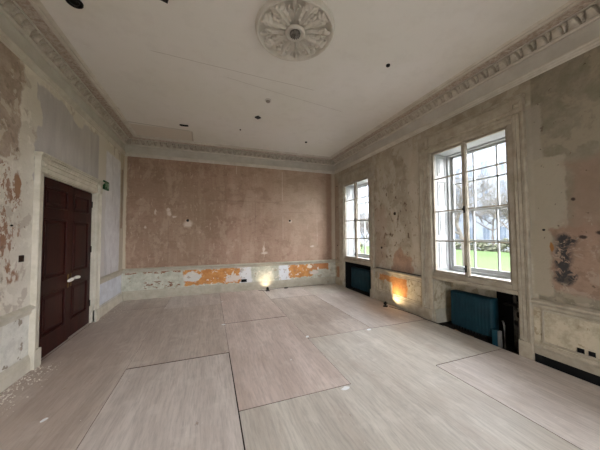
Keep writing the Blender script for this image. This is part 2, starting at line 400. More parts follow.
def m_wood():
    b = NB('dark_mahogany', .45)
    v = b.scale(b.obj(), (1, 1, .1))
    g = b.noise(28, 5, .65, vec=v); g2 = b.noise(4, 4, .6, vec=v)
    c = b.mix(b.remap(g2, .35, .65), rgb(58, 22, 17), rgb(38, 15, 13))
    c = b.mix(b.mul(b.remap(g, .48, .7), .5), c, rgb(25, 10, 9))
    b.bump(g, .1, .002); b.b.inputs['Specular IOR Level'].default_value = .18
    return b.out(c)

def m_glass(name='window_glass', tint=(.985, .99, .99, 1)):
    m = bpy.data.materials.new(name); m.use_nodes = True; t = m.node_tree
    t.nodes.remove(t.nodes['Principled BSDF'])
    tr = t.nodes.new('ShaderNodeBsdfTransparent'); tr.inputs[0].default_value = tint
    gl = t.nodes.new('ShaderNodeBsdfGlossy'); gl.inputs['Roughness'].default_value = .02
    lw = t.nodes.new('ShaderNodeLayerWeight'); lw.inputs[0].default_value = .5
    pw = t.nodes.new('ShaderNodeMath'); pw.operation = 'POWER'; pw.inputs[1].default_value = 5
    fr = t.nodes.new('ShaderNodeMath'); fr.operation = 'MULTIPLY_ADD'; fr.inputs[1].default_value = .5; fr.inputs[2].default_value = .02
    t.links.new(lw.outputs['Facing'], pw.inputs[0]); t.links.new(pw.outputs[0], fr.inputs[0])
    mx = t.nodes.new('ShaderNodeMixShader')
    t.links.new(fr.outputs[0], mx.inputs[0]); t.links.new(tr.outputs[0], mx.inputs[1]); t.links.new(gl.outputs[0], mx.inputs[2])
    t.links.new(mx.outputs[0], t.nodes['Material Output'].inputs['Surface'])
    return m

M_BACK, M_LEFT, M_RIGHT, M_CEIL = m_wall_back(), m_wall_left(), m_wall_right(), m_ceiling()
M_FRONT = simple('plain_old_plaster', (190, 178, 160), .9, .12, 3)
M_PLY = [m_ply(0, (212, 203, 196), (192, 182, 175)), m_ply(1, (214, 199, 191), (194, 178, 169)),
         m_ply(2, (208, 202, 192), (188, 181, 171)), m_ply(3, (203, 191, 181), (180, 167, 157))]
M_SUB = simple('dark_subfloor', (38, 30, 25), .9, .3, 10)
M_CREAM = m_paint('cream_trim_paint', (208, 202, 188), (190, 184, 168), 6)
M_CREAM_R = m_paint('shaded_worn_cream_paint', (174, 165, 148), (152, 143, 126), 7, (128, 110, 92), .68)  # same cream paint darkened for the shaded window wall, plus brown chips
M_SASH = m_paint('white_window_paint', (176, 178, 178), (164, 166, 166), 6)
M_FRAME_SHADED = m_paint('shaded_window_frame_paint', (164, 155, 139), (144, 135, 119), 6)  # brown-grey shade on the inner frames put into the paint colour
M_CORN = m_paint('cornice_paint', (204, 199, 188), (188, 182, 170), 5)
M_FRIEZE = m_paint('frieze_paint', (198, 195, 186), (184, 180, 170), 3)
M_DADO = m_paint('dado_paint', (184, 178, 162), (166, 160, 144), 5, (140, 112, 90), .69)
M_WOOD = m_wood()
M_GLASS = m_glass()
M_BLACK = simple('matt_black', (16, 16, 17), .5, .3, 12)
M_DULL_BLACK = simple('dull_black_board', (13, 13, 14), .85, .4, 9)  # flat near-black for niche linings, wall boxes and the skirting strip
M_WHITE = simple('white_plastic', (214, 210, 202), .45, .06, 10)
M_ROSE = m_paint('ceiling_rose_plaster', (212, 208, 198), (200, 195, 184), 9)
M_BRASS = simple('dull_brass', (120, 96, 60), .4, .3, 20, 1.0)
M_DARKMETAL = simple('dark_iron', (40, 38, 36), .5, .3, 20, .8)

# leaf band: pale paint mottled with brown by random noise
def m_leafband():
    b = NB('leaf_band_plaster', .8)
    n = b.noise(24, 4, .6); n2 = b.noise(4, 4, .6)
    c = b.mix(b.remap(n, .42, .62), rgb(192, 182, 170), rgb(164, 150, 136))
    c = b.mix(b.mul(b.remap(n2, .4, .7), .4), c, rgb(168, 148, 132))
    return b.out(c)
M_LEAF = m_leafband()
def m_egg():
    b = NB('egg_band_plaster', .8)
    n = b.noise(12, 4, .6)
    return b.out(b.mix(b.remap(n, .4, .6), rgb(196, 190, 178), rgb(176, 168, 154)))
M_EGG = m_egg()
M_RECESS = simple('recess_shade', (84, 72, 58), .9, .3, 14)  # recess shade as a dark colour, not assigned to any object

# ------------------------------------------------------------------ floor (ply sheets over the old boards)
def build_floor():
    bm = bmesh.new()
    box(bm, XL - .3, XO, YF - .1, YB + .1, -.14, -.05, 4); box(bm, XL - .24, XL, 3.915, 5.45, -.05, .004, 3)
    t, n, w = .0005, .0022, .0080       # closed, normal and wide joints
    sheets = [(XL, -.90, YF, 1.2, 3, t, t, n, t), (XL, -.90, 1.2, 3.64, 3, t, t, t, t), (XL, -.90, 3.64, 6.08, 3, t, t, t, t), (XL, -.90, 6.08, YB, 3, t, t, t, t),
              (-.90, .25, YF, 1.0, 0, n, w, t, n), (-.90, .25, 1.0, 3.43, 0, n, w, n, .009), (-.90, .25, 3.43, 5.87, 3, n, n, n * 1.6, t), (-.90, .25, 5.87, YB, 0, n, n, t, t),
              (.25, 2.505, YF, .80, 2, n, n, t, t), (.25, 2.505, .80, 2.27, 2, n, n, t, n),
              (.25, 1.38, 2.27, 4.54, 1, n, t, .007, .010), (.25, 1.38, 4.54, YB, 1, n, n, n, t),
              (1.38, 3.70, 2.23, 3.46, 2, t, t, n, .008), (1.38, 2.505, 3.46, 5.85, 3, n, n, n, t), (1.38, 2.505, 5.85, YB, 0, n, n, t, t),
              (2.505, 3.70, 3.46, 5.85, 0, n, t, n, t), (2.505, 3.70, 5.85, YB, 2, n, t, t, t),
              (2.505, 3.70, YF, .80, 0, n, t, t, t), (2.505, 3.70, .80, 2.23, 0, .006, t, t, n)]
    for k, (x0, x1, y0, y1, m_, l, r, f, b_) in enumerate(sheets):
        if (x0, y0) == (.25, 2.27): y0 = 2.27
        box(bm, x0 + l, x1 - r, y0 + f, y1 - b_, -.018, .0012 * math.sin(k * 2.3), m_)
    bm.normal_update()
    for f_ in bm.faces:
        if f_.material_index < 4 and abs(f_.normal.z) < .5: f_.material_index = 5
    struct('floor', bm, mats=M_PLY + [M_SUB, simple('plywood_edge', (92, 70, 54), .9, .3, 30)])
build_floor()

# ------------------------------------------------------------------ walls
bm = bmesh.new(); box(bm, XL - .3, XO, YB, YB + .25, -.14, ZC + .2); struct('wall_back', bm, M_BACK)
bm = bmesh.new(); e_ = [XL - .3] + [v for r in ADDED_REAR for v in r] + [XO]
for i in range(0, len(e_), 2): box(bm, e_[i], e_[i + 1], YF - .25, YF, -.14, ZC + .2)
for a, b in ADDED_REAR: box(bm, a, b, YF - .25, YF, -.14, .45); box(bm, a, b, YF - .25, YF, 3.2, ZC + .2)  # opening cut for the added rear window
struct('wall_front', bm, M_FRONT)
DY0, DY1, DZ = 3.915, 5.45, 2.32
DT0, DT1 = 3.79, 5.58
bm = bmesh.new()
box(bm, XL - .3, XL, YF, DY0, -.14, ZC); box(bm, XL - .3, XL, DY1, YB, -.14, ZC); box(bm, XL - .3, XL, DY0, DY1, DZ, ZC)
box(bm, XL - .3, XL - .24, DY0, DY1, -.14, DZ)
struct('wall_left', bm, M_LEFT)
bm = bmesh.new()
edges = [YF]
for off in sorted(WOFF): edges += [W0 + off, W1 + off]
edges.append(YB)
for i in range(0, len(edges), 2): box(bm, XR, XO, edges[i], edges[i + 1], -.14, ZC)
for off in WOFF:
    box(bm, XR, XO, W0 + off, W1 + off, WTOP, ZC)
    box(bm, XR + .42, XO, W0 + off, W1 + off, -.14, .86)
struct('wall_right', bm, M_RIGHT)
bm = bmesh.new(); box(bm, XL - .3, XO, YF - .25, YB + .25, ZC, ZC + .2); struct('ceiling', bm, M_CEIL)

# ------------------------------------------------------------------ cornice, frieze rail, egg and dart
CORN = [(0, 3.748), (.032, 3.748), (.044, 3.758), (.046, 3.772), (.003, 3.774), (.003, 3.850), (.030, 3.895), (.104, 3.869), (.114, 3.865), (.114, 3.884), (.120, 3.892),
        (.246, 3.893), (.252, 3.876), (.270, 3.870), (.286, 3.876), (.290, 3.888), (.312, 3.888), (.340, ZC), (0, ZC)]
RAIL = [(0, 3.475), (.008, 3.475), (.015, 3.485), (.015, 3.50), (.03, 3.515), (.03, 3.525), (.045, 3.54), (.045, 3.552), (.006, 3.562), (0, 3.562)]
FRZ = [(0, 3.562), (.006, 3.562), (.006, 3.76), (0, 3.76)]
def egg_row(bm, wall):
    """ovolo leaning out over the frieze, carved with eggs, shells and darts"""
    a, b = SPAN[wall]; n = int(round((b - a - .24) / .138)); st = (b - a - .24) / n
    NS, NT = 26, 12
    cols = []
    tot = n * NS
    for i in range(tot + 1):
        s = a + .12 + i * st / NS; u = (i % NS) / NS; q = abs(u - .5) * 2          # 0 at egg centre, 1 at the dart
        col = []
        for j in range(NT + 1):
            t = j / NT                                       # 0 bottom, 1 top
            ang = t * PI / 2
            p = .046 + .062 * (1 - math.cos(ang)) ; z = 3.775 + .088 * math.sin(ang)
            dq = 1 - q                                        # 0 at the dart
            slot = .13 + .36 * t; sw = .11 + .10 * t          # V-shaped cut either side of the dart, widening upward
            h = .020 * math.sqrt(max(0, 1 - (q / .62) ** 2)) if q < .62 else 0
            if dq < slot - sw: h = .012
            k_ = abs(dq - slot) / sw
            if k_ < 1: h = -.080 * min(1, (1 - k_) * 5)
            e = min(1, t * 8, (1 - t) * 8)
            h *= e
            col.append(bm.verts.new(wallpt(wall, p + h * .72, s, z - h * .70)))
        cols.append(col)
    for i in range(tot):
        for j in range(NT): bm.faces.new([cols[i][j], cols[i][j + 1], cols[i + 1][j + 1], cols[i + 1][j]])
def leaf_band(bm, wall):
    """low relief acanthus scroll on the flat soffit of the cornice"""
    a, b = SPAN[wall]; n = int((b - a) / .0115); M = 14; P0, P1 = .120, .246
    rows = []
    for i in range(n + 1):
        row = []
        for j in range(M + 1):
            p = P0 + (P1 - P0) * j / M
            s = a + p + (b - a - 2 * p) * i / n
            t = j / M; per = .17; u = ((s - a) / per) % 1.0; v = t
            # leaf: alternating pointed lobes with a midrib and side ribs
            def lf(u, v, flip):
                vv = v if not flip else 1 - v
                w = .42 * (1 - vv ** 1.4) * (.8 + .25 * abs(math.sin(vv * PI * 4)))
                d = abs(u - .5) / max(w, .02)
                if d > 1: return 0
                return (1 - d * d) ** .6 * (.6 + .4 * math.cos((abs(u - .5) * 5 + vv * 3.2) * 2 * PI)) * (.35 + .65 * min(1, abs(u - .5) * 20))
            h = max(lf(u, v, False), lf((u + .5) % 1, v, True) * .9)
            edge = min(1, min(t, 1 - t) * 8)
            z0 = 3.886 + .007 * t
            row.append(bm.verts.new(wallpt(wall, p, s, z0 - .0005 - .018 * h * edge)))
        rows.append(row)
    for i in range(n):
        for j in range(M):
            bm.faces.new([rows[i][j], rows[i][j + 1], rows[i + 1][j + 1], rows[i + 1][j]])
for num, w in ((1, 'L'), (2, 'B'), (3, 'R'), (4, 'F')):
    bm = bmesh.new(); sweep(bm, w, CORN, *SPAN[w], 1, 1); fixn(bm)
    cor = struct('trim_%d' % num, bm, M_CORN)
    cor['label'] = {'L': 'ornate plaster cornice above the left wall with the door', 'B': 'ornate plaster cornice above the pink back wall',
                    'R': 'ornate plaster cornice above the window wall', 'F': 'plaster cornice above the wall behind the camera'}[w]
    if w != 'F':
        bm = bmesh.new(); egg_row(bm, w); fixn(bm); link('egg_and_dart', bm, M_EGG, cor, smooth=True)
        bm = bmesh.new(); leaf_band(bm, w); fixn(bm); link('leaf_band', bm, M_LEAF, cor, smooth=True)
    bm = bmesh.new(); sweep(bm, w, FRZ, *SPAN[w], 1, 1); fixn(bm); struct('trim_%d' % (num + 4), bm, M_FRIEZE)
    bm = bmesh.new(); sweep(bm, w, RAIL, *SPAN[w], 1, 1); fixn(bm); struct('trim_%d' % (num + 8), bm, M_CORN)

# ------------------------------------------------------------------ dado rails, skirtings
TR0, TR1 = 1.90, 3.565       # architrave outer edges, near window
DR = [(0, .645), (.012, .645), (.018, .655), (.018, .685), (.034, .697), (.050, .703), (.054, .715), (.054, .730), (.040, .738), (.018, .750), (0, .750)]
SK = [(0, 0), (.026, 0), (.026, .125), (.020, .135), (.020, .150), (.010, .168), (.006, .185), (0, .185)]
SKB = [(0, 0), (.030, 0), (.030, .14), (.024, .15), (.024, .17), (.012, .19), (.008, .215), (0, .215)]
def run(name, wall, prof, a, b, m0, m1, mat):
    bm = bmesh.new(); sweep(bm, wall, prof, a, b, m0, m1); fixn(bm); return struct(name, bm, mat)
run('trim_13', 'L', DR, YF, DT0, 1, 0, M_CREAM); run('trim_14', 'L', DR, DT1, YB, 0, 1, M_CREAM)
run('trim_15', 'B', DR, XL, XR, 1, 1, M_DADO)
run('trim_16', 'R', DR, TR1, TR0 + PITCHW, 0, 0, M_CREAM_R); run('trim_17', 'R', DR, TR1 - PITCHW, TR0, 0, 0, M_CREAM_R)
run('trim_18', 'R', DR, TR1 + PITCHW, YB, 0, 1, M_CREAM_R); run('trim_19', 'R', DR, YF, TR0 - PITCHW, 1, 0, M_CREAM_R)
bm = bmesh.new(); sweep(bm, 'L', SK, YF, DT0, 1, 0); sweep(bm, 'L', SK, DT1, YB, 0, 1); fixn(bm); struct('baseboard_left', bm, M_CREAM)
run('baseboard_back', 'B', SKB, XL, XR, 1, 1, M_DADO)
bm = bmesh.new(); sweep(bm, 'R', SKB, TR1, TR0 + PITCHW, 0, 0); sweep(bm, 'R', SKB, TR1 + PITCHW, YB, 0, 1)
SKU = [(0, .085), (.018, .085), (.018, .16), (.030, .175), (.030, .19), (.014, .205), (.014, .215), (0, .222)]
sweep(bm, 'R', SKU, TR1 - PITCHW, TR0, 0, 0); sweep(bm, 'R', SKU, YF, TR0 - PITCHW, 1, 0); fixn(bm)
struct('baseboard_right', bm, M_CREAM_R)
# black strip painted in for the dark gap where the skirting bottom is missing
bm = bmesh.new(); box(bm, XR - .012, XR - .001, TR1 - PITCHW, TR0 - .002, -.05, .086); struct('trim_20', bm, M_DULL_BLACK)
# panel mouldings of the dado panels
def panel_frame(bm, wall, a, b, z0, z1, w=.022, d=.014):
    for s0, s1, za, zb in ((a, b, z0, z0 + w), (a, b, z1 - w, z1), (a, a + w, z0 + w, z1 - w), (b - w, b, z0 + w, z1 - w)):
        p = [wallpt(wall, 0, s0, za), wallpt(wall, d, s1, zb)]
        xs = sorted((p[0][0], p[1][0])); ys = sorted((p[0][1], p[1][1]))
        box(bm, xs[0], xs[1], ys[0], ys[1], za, zb, 0, .004)
bm = bmesh.new(); panel_frame(bm, 'R', .5, 1.82, .235, .635); panel_frame(bm, 'R', 3.60, 4.88, .235, .635, .016, .010)
struct('trim_21', bm, M_CREAM_R)
bm = bmesh.new(); panel_frame(bm, 'L', 5.62, 6.95, .20, .64, .016, .010)
struct('trim_22', bm, M_CREAM)

# ------------------------------------------------------------------ windows
def rosette(bm, x, y, z, s, d):
    box(bm, x - d, x, y - s, y + s, z - s, z + s, 0, .004)
    r = s * .78
    for q in range(4): pass
    for (ya, yb, za, zb) in ((-r, r, -r, -r + .012), (-r, r, r - .012, r), (-r, -r + .012, -r + .012, r - .012), (r - .012, r, -r + .012, r - .012)):
        box(bm, x - d - .010, x - d, y + ya, y + yb, z + za, z + zb)
    lathe(bm, [(r * .62, 0), (r * .60, -.008), (r * .3, -.012), (r * .22, -.020), (.001, -.024)], (x - d, y, z), 'X', 12)
def fluted(bm, axis, a, b, c0, c1, x, d):
    """architrave member: axis 'Z' upright (a..b in z, c0..c1 in y, c0 = opening side) or 'Y' head"""
    prof = [(0, 0), (0, .45), (.04, .5), (.07, .5), (.09, .62), (.30, .62), (.32, .48), (.36, .48), (.38, .66), (.62, .66), (.64, .5), (.68, .5), (.70, .8), (.84, .82), (.87, 1.0), (.96, 1.0), (1, .86), (1, 0)]
    r0, r1 = [], []
    for t, h in prof:
        c = c0 + (c1 - c0) * t; xx = x - d * h
        if axis == 'Z': r0.append(bm.verts.new((xx, c, a))); r1.append(bm.verts.new((xx, c, b)))
        else: r0.append(bm.verts.new((xx, a, c))); r1.append(bm.verts.new((xx, b, c)))
    n = len(prof)
    for i in range(n): bm.faces.new([r0[i], r0[(i + 1) % n], r1[(i + 1) % n], r1[i]])
    bm.faces.new(r0[::-1]); bm.faces.new(r1)

def casement_leaf(parent, ya, yb, z0, z1, xc, glass_off=0):
    """opening inner leaf with three thin bars"""
    f = .034
    bm = bmesh.new()
    for a, b, za, zb in ((ya, ya + f, z0, z1), (yb - f, yb, z0, z1), (ya + f, yb - f, z0, z0 + f), (ya + f, yb - f, z1 - f, z1)):
        box(bm, xc - .02, xc + .02, a, b, za, zb, 0, .003)
    lf = link('casement', bm, M_FRAME_SHADED, parent)
    for z in (1.420, 1.935, 2.515):
        bm = bmesh.new(); box(bm, xc - .012, xc + .012, ya + f, yb - f, z - .009, z + .009, 0, .002)
        link('glazing_bar', bm, M_FRAME_SHADED, lf)
    bm = bmesh.new(); box(bm, xc - .002, xc + .002, ya + f, yb - f, z0 + f, z1 - f)
    link('pane', bm, M_GLASS, lf)
    return lf

def make_window(num, off):
    root = empty('window_%d' % num, (XR, W0 + off, 0)); root['kind'] = 'structure'
    def L(name, bm, mat, par=root, smooth=False):
        fixn(bm)
        for v in bm.verts: v.co -= Vector((XR, W0, 0))     # into the window's own frame
        return link(name, bm, mat, par, smooth)
    # architrave with corner blocks
    bm = bmesh.new(); d = .056
    fluted(bm, 'Z', 0, 3.10, W1 - .0, TR1, XR, d); fluted(bm, 'Z', 0, 3.10, W0, TR0, XR, d)
    fluted(bm, 'Y', W0 - .01, W1 + .01, 3.0, 3.16, XR, d)
    for y0, y1 in ((TR0, W0 - .004), (W1 + .004, TR1)): box(bm, XR - .062, XR, y0 - .004, y1 + .004, 3.10, 3.285, 0, .004)
    box(bm, XR - .052, XR, W0 - .01, W1 + .01, 3.155, 3.285, 0, .003)
    # hood moulding
    box(bm, XR - .070, XR, TR0 - .008, TR1 + .012, 3.285, 3.300, 0, .004); box(bm, XR - .082, XR, TR0 - .012, TR1 + .02, 3.300, 3.320, 0, .005)
    # plinth blocks
    for y0, y1 in ((TR0 - .006, W0), (W1, TR1 + .006)): box(bm, XR - .058, XR, y0 + .004, y1 - (.004 if y1 > W1 else 0), 0, .20, 0, .003)
    L('architrave', bm, M_CREAM_R)
    bm = bmesh.new()
    for yy in ((TR0 + W0) / 2, (TR1 + W1) / 2): rosette(bm, XR - .060, yy, 3.19, .052, .006)
    L('corner_rosette', bm, M_CREAM_R)
    # inner fixed frame
    bm = bmesh.new(); xf0, xf1 = XR - .012, XR + .075
    box(bm, xf0, xf1, W0, W0 + .070, .80, WTOP, 0, .004); box(bm, xf0, xf1, W1 - .005, W1, .80, WTOP)
    box(bm, xf0, xf1, W0 + .07, W1 - .005, .80, .868, 0, .004); box(bm, xf0, xf1, W0 + .07, W1 - .005, 3.0, WTOP, 0)
    L('frame', bm, M_FRAME_SHADED)
    # the two inner leaves (parts with their own bars and panes)
    ym = 2.735
    before = len(COL.objects)
    for (a, b) in ((W0 + .070, ym), (ym, W1 - .005)):
        objs = []
        lf = casement_leaf(root, a, b, .868, 3.0, XR + .035)
        for o in [lf] + list(lf.children):
            for v in o.data.vertices: v.co -= Vector((XR, W0, 0))
    bm = bmesh.new(); box(bm, XR - .004, XR + .018, ym - .026, ym + .026, .868, 3.0, 0, .006); L('meeting_stile', bm, M_FRAME_SHADED)
    for z in (1.93, 1.0):
        bm = bmesh.new(); box(bm, XR - .018, XR - .002, ym - .012, ym + .012, z - .06, z + .05, 0, .004)
        lathe(bm, [(.012, 0), (.014, -.018), (.010, -.03), (.001, -.034)], (XR - .018, ym, z), 'X', 10)
        L('window_catch', bm, M_DARKMETAL)
    # window board over the radiator niche
    bm = bmesh.new(); box(bm, XR - .035, XR + .42, W0 + .002, W1 - .002, .775, .800, 0, .004)
    box(bm, XR - .022, XR + .01, W0 + .002, W1 - .002, .745, .775, 0, .004)
    L('window_board', bm, M_CREAM_R)
    # white panelled shutters lining the deep reveals
    xs0, xs1 = XR + .078, XR + .36
    for yw, sg in ((W1, -1), (W0, 1)):
        bm = bmesh.new()
        a, b = sorted((yw, yw + sg * .022)); box(bm, xs0, xs1, a, b, .868, WTOP)
        zz = [.93, 1.50, 2.08, 2.66, 2.96]
        for z0, z1 in ((.93, 1.42), (1.52, 1.94), (2.04, 2.50), (2.60, 2.95)):
            for m_ in ((xs0 + .045, xs1 - .045, z0, z1),):
                x0, x1, za, zb = m_; w = .014
                a, b = sorted((yw + sg * .022, yw + sg * .034))
                for q in ((x0, x1, za, za + w), (x0, x1, zb - w, zb), (x0, x0 + w, za + w, zb - w), (x1 - w, x1, za + w, zb - w)):
                    box(bm, q[0], q[1], a, b, q[2], q[3], 0, .003)
                a, b = sorted((yw + sg * .022, yw + sg * .030))
                box(bm, x0 + .05, x1 - .05, a, b, za + .05, zb - .05, 0, .003)
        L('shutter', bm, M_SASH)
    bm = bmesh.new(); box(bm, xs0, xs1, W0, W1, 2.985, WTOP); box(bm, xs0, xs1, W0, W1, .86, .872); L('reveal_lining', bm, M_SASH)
    # outer sashes, six over six
    xo = XR + .375
    bm = bmesh.new(); f = .055
    for q in ((W0, W0 + f, .86, WTOP), (W1 - f, W1, .86, WTOP), (W0 + f, W1 - f, WTOP - .06, WTOP), (W0 + f, W1 - f, .86, .91)): box(bm, xo - .015, xo + .10, *q, 0, .004)
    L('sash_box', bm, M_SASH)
    ys, ye = W0 + f, W1 - f
    for (z0, z1, xx) in ((.91, 1.955, xo + .01), (1.925, 2.96, xo + .052)):
        bm = bmesh.new(); g = .05
        for q in ((ys, ys + g, z0, z1), (ye - g, ye, z0, z1), (ys + g, ye - g, z0, z0 + (.065 if z0 < 1 else .032)), (ys + g, ye - g, z1 - .035, z1)): box(bm, xx, xx + .036, *q, 0, .003)
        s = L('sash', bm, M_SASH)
        bm = bmesh.new()
        for t in (1 / 3, 2 / 3):
            y = ys + g + (ye - ys - 2 * g) * t; box(bm, xx + .004, xx + .032, y - .011, y + .011, z0 + .03, z1 - .03)
        zc_ = (z0 + z1) / 2; box(bm, xx + .004, xx + .032, ys + g, ye - g, zc_ - .011, zc_ + .011)
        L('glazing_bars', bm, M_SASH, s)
        bm = bmesh.new(); box(bm, xx + .016, xx + .019, ys + g, ye - g, z0 + .03, z1 - .03); L('pane', bm, M_GLASS, s)
    bm = bmesh.new(); box(bm, xo + .10, XO + .12, W0 - .03, W1 + .03, .78, .86 + .0, 0, .005); L('stone_sill', bm, M_SASH)
    # skirting and lining inside the niche
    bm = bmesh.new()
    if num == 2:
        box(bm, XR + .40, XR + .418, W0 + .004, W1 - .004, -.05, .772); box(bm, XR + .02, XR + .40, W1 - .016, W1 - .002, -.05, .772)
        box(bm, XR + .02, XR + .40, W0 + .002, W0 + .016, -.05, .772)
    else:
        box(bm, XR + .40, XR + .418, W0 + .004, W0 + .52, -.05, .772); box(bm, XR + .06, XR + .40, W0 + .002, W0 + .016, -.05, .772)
    L('niche_lining', bm, M_DULL_BLACK)
    if num != 2:
        bm = bmesh.new(); box(bm, XR + .02, XR + .40, W1 - .018, W1 - .002, -.04, .20, 0, .003); box(bm, XR + .40, XR + .419, W1 - .22, W1 - .02, -.04, .20, 0, .003)
        L('niche_skirting', bm, M_DADO)
    root.location = (XR, W0 + off, 0)
    return root
for i, (a, b) in enumerate(ADDED_REAR):  # rear window, out of view and added for extra daylight
    r_ = empty('window_%d' % (4 + i), ((a + b) / 2, YF, 0)); r_['kind'] = 'structure'; hw = (b - a) / 2
    bm = bmesh.new()
    for q in ((-hw, -hw + .06, .45, 3.2), (hw - .06, hw, .45, 3.2), (-hw + .06, hw - .06, .45, .53), (-hw + .06, hw - .06, 3.14, 3.2), (-hw + .06, hw - .06, 1.80, 1.85)): box(bm, q[0], q[1], -.16, -.08, q[2], q[3], 0, .004)
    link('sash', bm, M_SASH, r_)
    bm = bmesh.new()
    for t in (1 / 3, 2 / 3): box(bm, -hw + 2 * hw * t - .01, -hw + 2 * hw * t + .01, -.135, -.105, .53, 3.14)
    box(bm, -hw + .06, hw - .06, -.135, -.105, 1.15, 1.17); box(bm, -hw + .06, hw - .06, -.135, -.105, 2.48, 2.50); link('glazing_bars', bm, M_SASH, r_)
    bm = bmesh.new(); box(bm, -hw + .06, hw - .06, -.122, -.118, .53, 3.14); link('pane', bm, M_GLASS, r_)
make_window(1, 0.0); make_window(2, PITCHW); make_window(3, -PITCHW)  # the last one is out of view, added for extra daylight

# ------------------------------------------------------------------ double door
door = empty('door_1', (XL, DY0, 0)); door['kind'] = 'structure'; door['label'] = 'dark mahogany double door in a cream architrave'
def DL(name, bm, mat, par=door, smooth=False):
    fixn(bm)
    for v in bm.verts: v.co -= Vector((XL, DY0, 0))
    return link(name, bm, mat, par, smooth)
bm = bmesh.new()
def fl_left(bm, axis, a, b, c0, c1, d):
    n0 = len(bm.verts); fluted(bm, axis, a, b, c0, c1, 0, d)
    bm.verts.ensure_lookup_table()
    for v in bm.verts[n0:]: v.co.x = XL - v.co.x
fl_left(bm, 'Z', 0, DZ + .06, DY0, DT0, .055); fl_left(bm, 'Z', 0, DZ + .06, DY1, DT1, .055)
fl_left(bm, 'Y', DY0, DY1, DZ, DZ + .19, .055)
for y0, y1 in ((DT0 - .004, DY0), (DY1, DT1 + .004)):
    box(bm, XL, XL + .060, y0, y1, DZ, DZ + .195, 0, .004)
    box(bm, XL, XL + .058, y0, y1, 0, .21, 0, .004)
box(bm, XL, XL + .075, DT0 - .012, DT1 + .012, DZ + .19, DZ + .21, 0, .005); box(bm, XL, XL + .09, DT0 - .022, DT1 + .022, DZ + .21, DZ + .232, 0, .006)
DL('architrave', bm, M_CREAM)
bm = bmesh.new()
for yy in ((DT0 + DY0) / 2, (DT1 + DY1) / 2):
    w = .040
    for q in ((-w, w, -w, -w + .012), (-w, w, w - .012, w), (-w, -w + .012, -w, w), (w - .012, w, -w, w)):
        box(bm, XL + .060, XL + .070, yy + q[0], yy + q[1], DZ + .10 + q[2], DZ + .10 + q[3])
    lathe(bm, [(.024, 0), (.022, .008), (.012, .012), (.001, .018)], (XL + .060, yy, DZ + .10), 'X', 12)
DL('corner_block', bm, M_CREAM)
bm = bmesh.new()
box(bm, XL - .24, XL, DY0, DY0 + .012, 0, DZ); box(bm, XL - .24, XL, DY1 - .012, DY1, 0, DZ); box(bm, XL - .24, XL, DY0, DY1, DZ - .012, DZ)
DL('lining', bm, M_CREAM)
def leaf(y0, y1, x0):
    bm = bmesh.new(); X1 = x0; X0 = x0 - .045; st = .115
    rows = [(.26, .80), (.98, 1.78), (1.92, 2.20)]
    box(bm, X0, X1, y0, y0 + st, .012, DZ - .016, 0, .003); box(bm, X0, X1, y1 - st, y1, .012, DZ - .016, 0, .003)
    zs = [.012] + [z for r in rows for z in r] + [DZ - .016]
    for i in range(0, len(zs), 2): box(bm, X0, X1, y0 + st, y1 - st, zs[i], zs[i + 1], 0, .002)
    lf = DL('door_leaf', bm, M_WOOD)
    for za, zb in rows:
        bm = bmesh.new(); ya, yb = y0 + st, y1 - st
        box(bm, X0 + .01, X1 - .018, ya, yb, za, zb)
        w = .02
        for q in ((ya, yb, za, za + w), (ya, yb, zb - w, zb), (ya, ya + w, za + w, zb - w), (yb - w, yb, za + w, zb - w)): box(bm, X1 - .02, X1 + .008, *q, 0, .006)
        # raised field with bevelled margin
        v = []
        for (dd, xx) in ((.035, X1 - .018), (.075, X1 - .001)):
            v.append([bm.verts.new((xx, yy, zz)) for yy, zz in ((ya + dd, za + dd), (yb - dd, za + dd), (yb - dd, zb - dd), (ya + dd, zb - dd))])
        for k in range(4): bm.faces.new([v[0][k], v[0][(k + 1) % 4], v[1][(k + 1) % 4], v[1][k]])
        bm.faces.new(v[1])
        DL('panel', bm, M_WOOD, lf)
    return lf
dm = 4.70
lfa = leaf(DY0 + .014, dm - .002, XL - .02); lfb = leaf(dm + .002, DY1 - .014, XL - .045)
def handle(lf, y, sg, x):
    bm = bmesh.new()
    box(bm, x, x + .008, y - .02, y + .02, .78, .98, 0, .003)
    tube(bm, [(x + .006, y, .90), (x + .05, y, .90)], .010, 10)
    h = DL('door_handle', bm, M_BRASS, lf)
    bm = bmesh.new()
    tube(bm, [(x + .035, y, .90), (x + .055, y + sg * .01, .902), (x + .062, y + sg * .035, .905), (x + .062, y + sg * .10, .898), (x + .058, y + sg * .13, .890)], [.014, .022, .026, .023, .012], 12)
    w = DL('handle_wrapping', bm, simple('white_masking_wrap', (226, 222, 214), .8, .08, 30, 0, .4), lf, True)
    w['label'] = 'white tape wrapped round the lever'
handle(lfa, dm - .055, -1, XL - .02); handle(lfb, dm + .075, 1, XL - .045)
for z in (.3, 1.25, 2.05):
    bm = bmesh.new(); lathe(bm, [(.009, 0), (.009, .11)], (XL - .040, DY1 - .018, z), 'Z', 8); DL('hinge', bm, M_DARKMETAL, lfb)

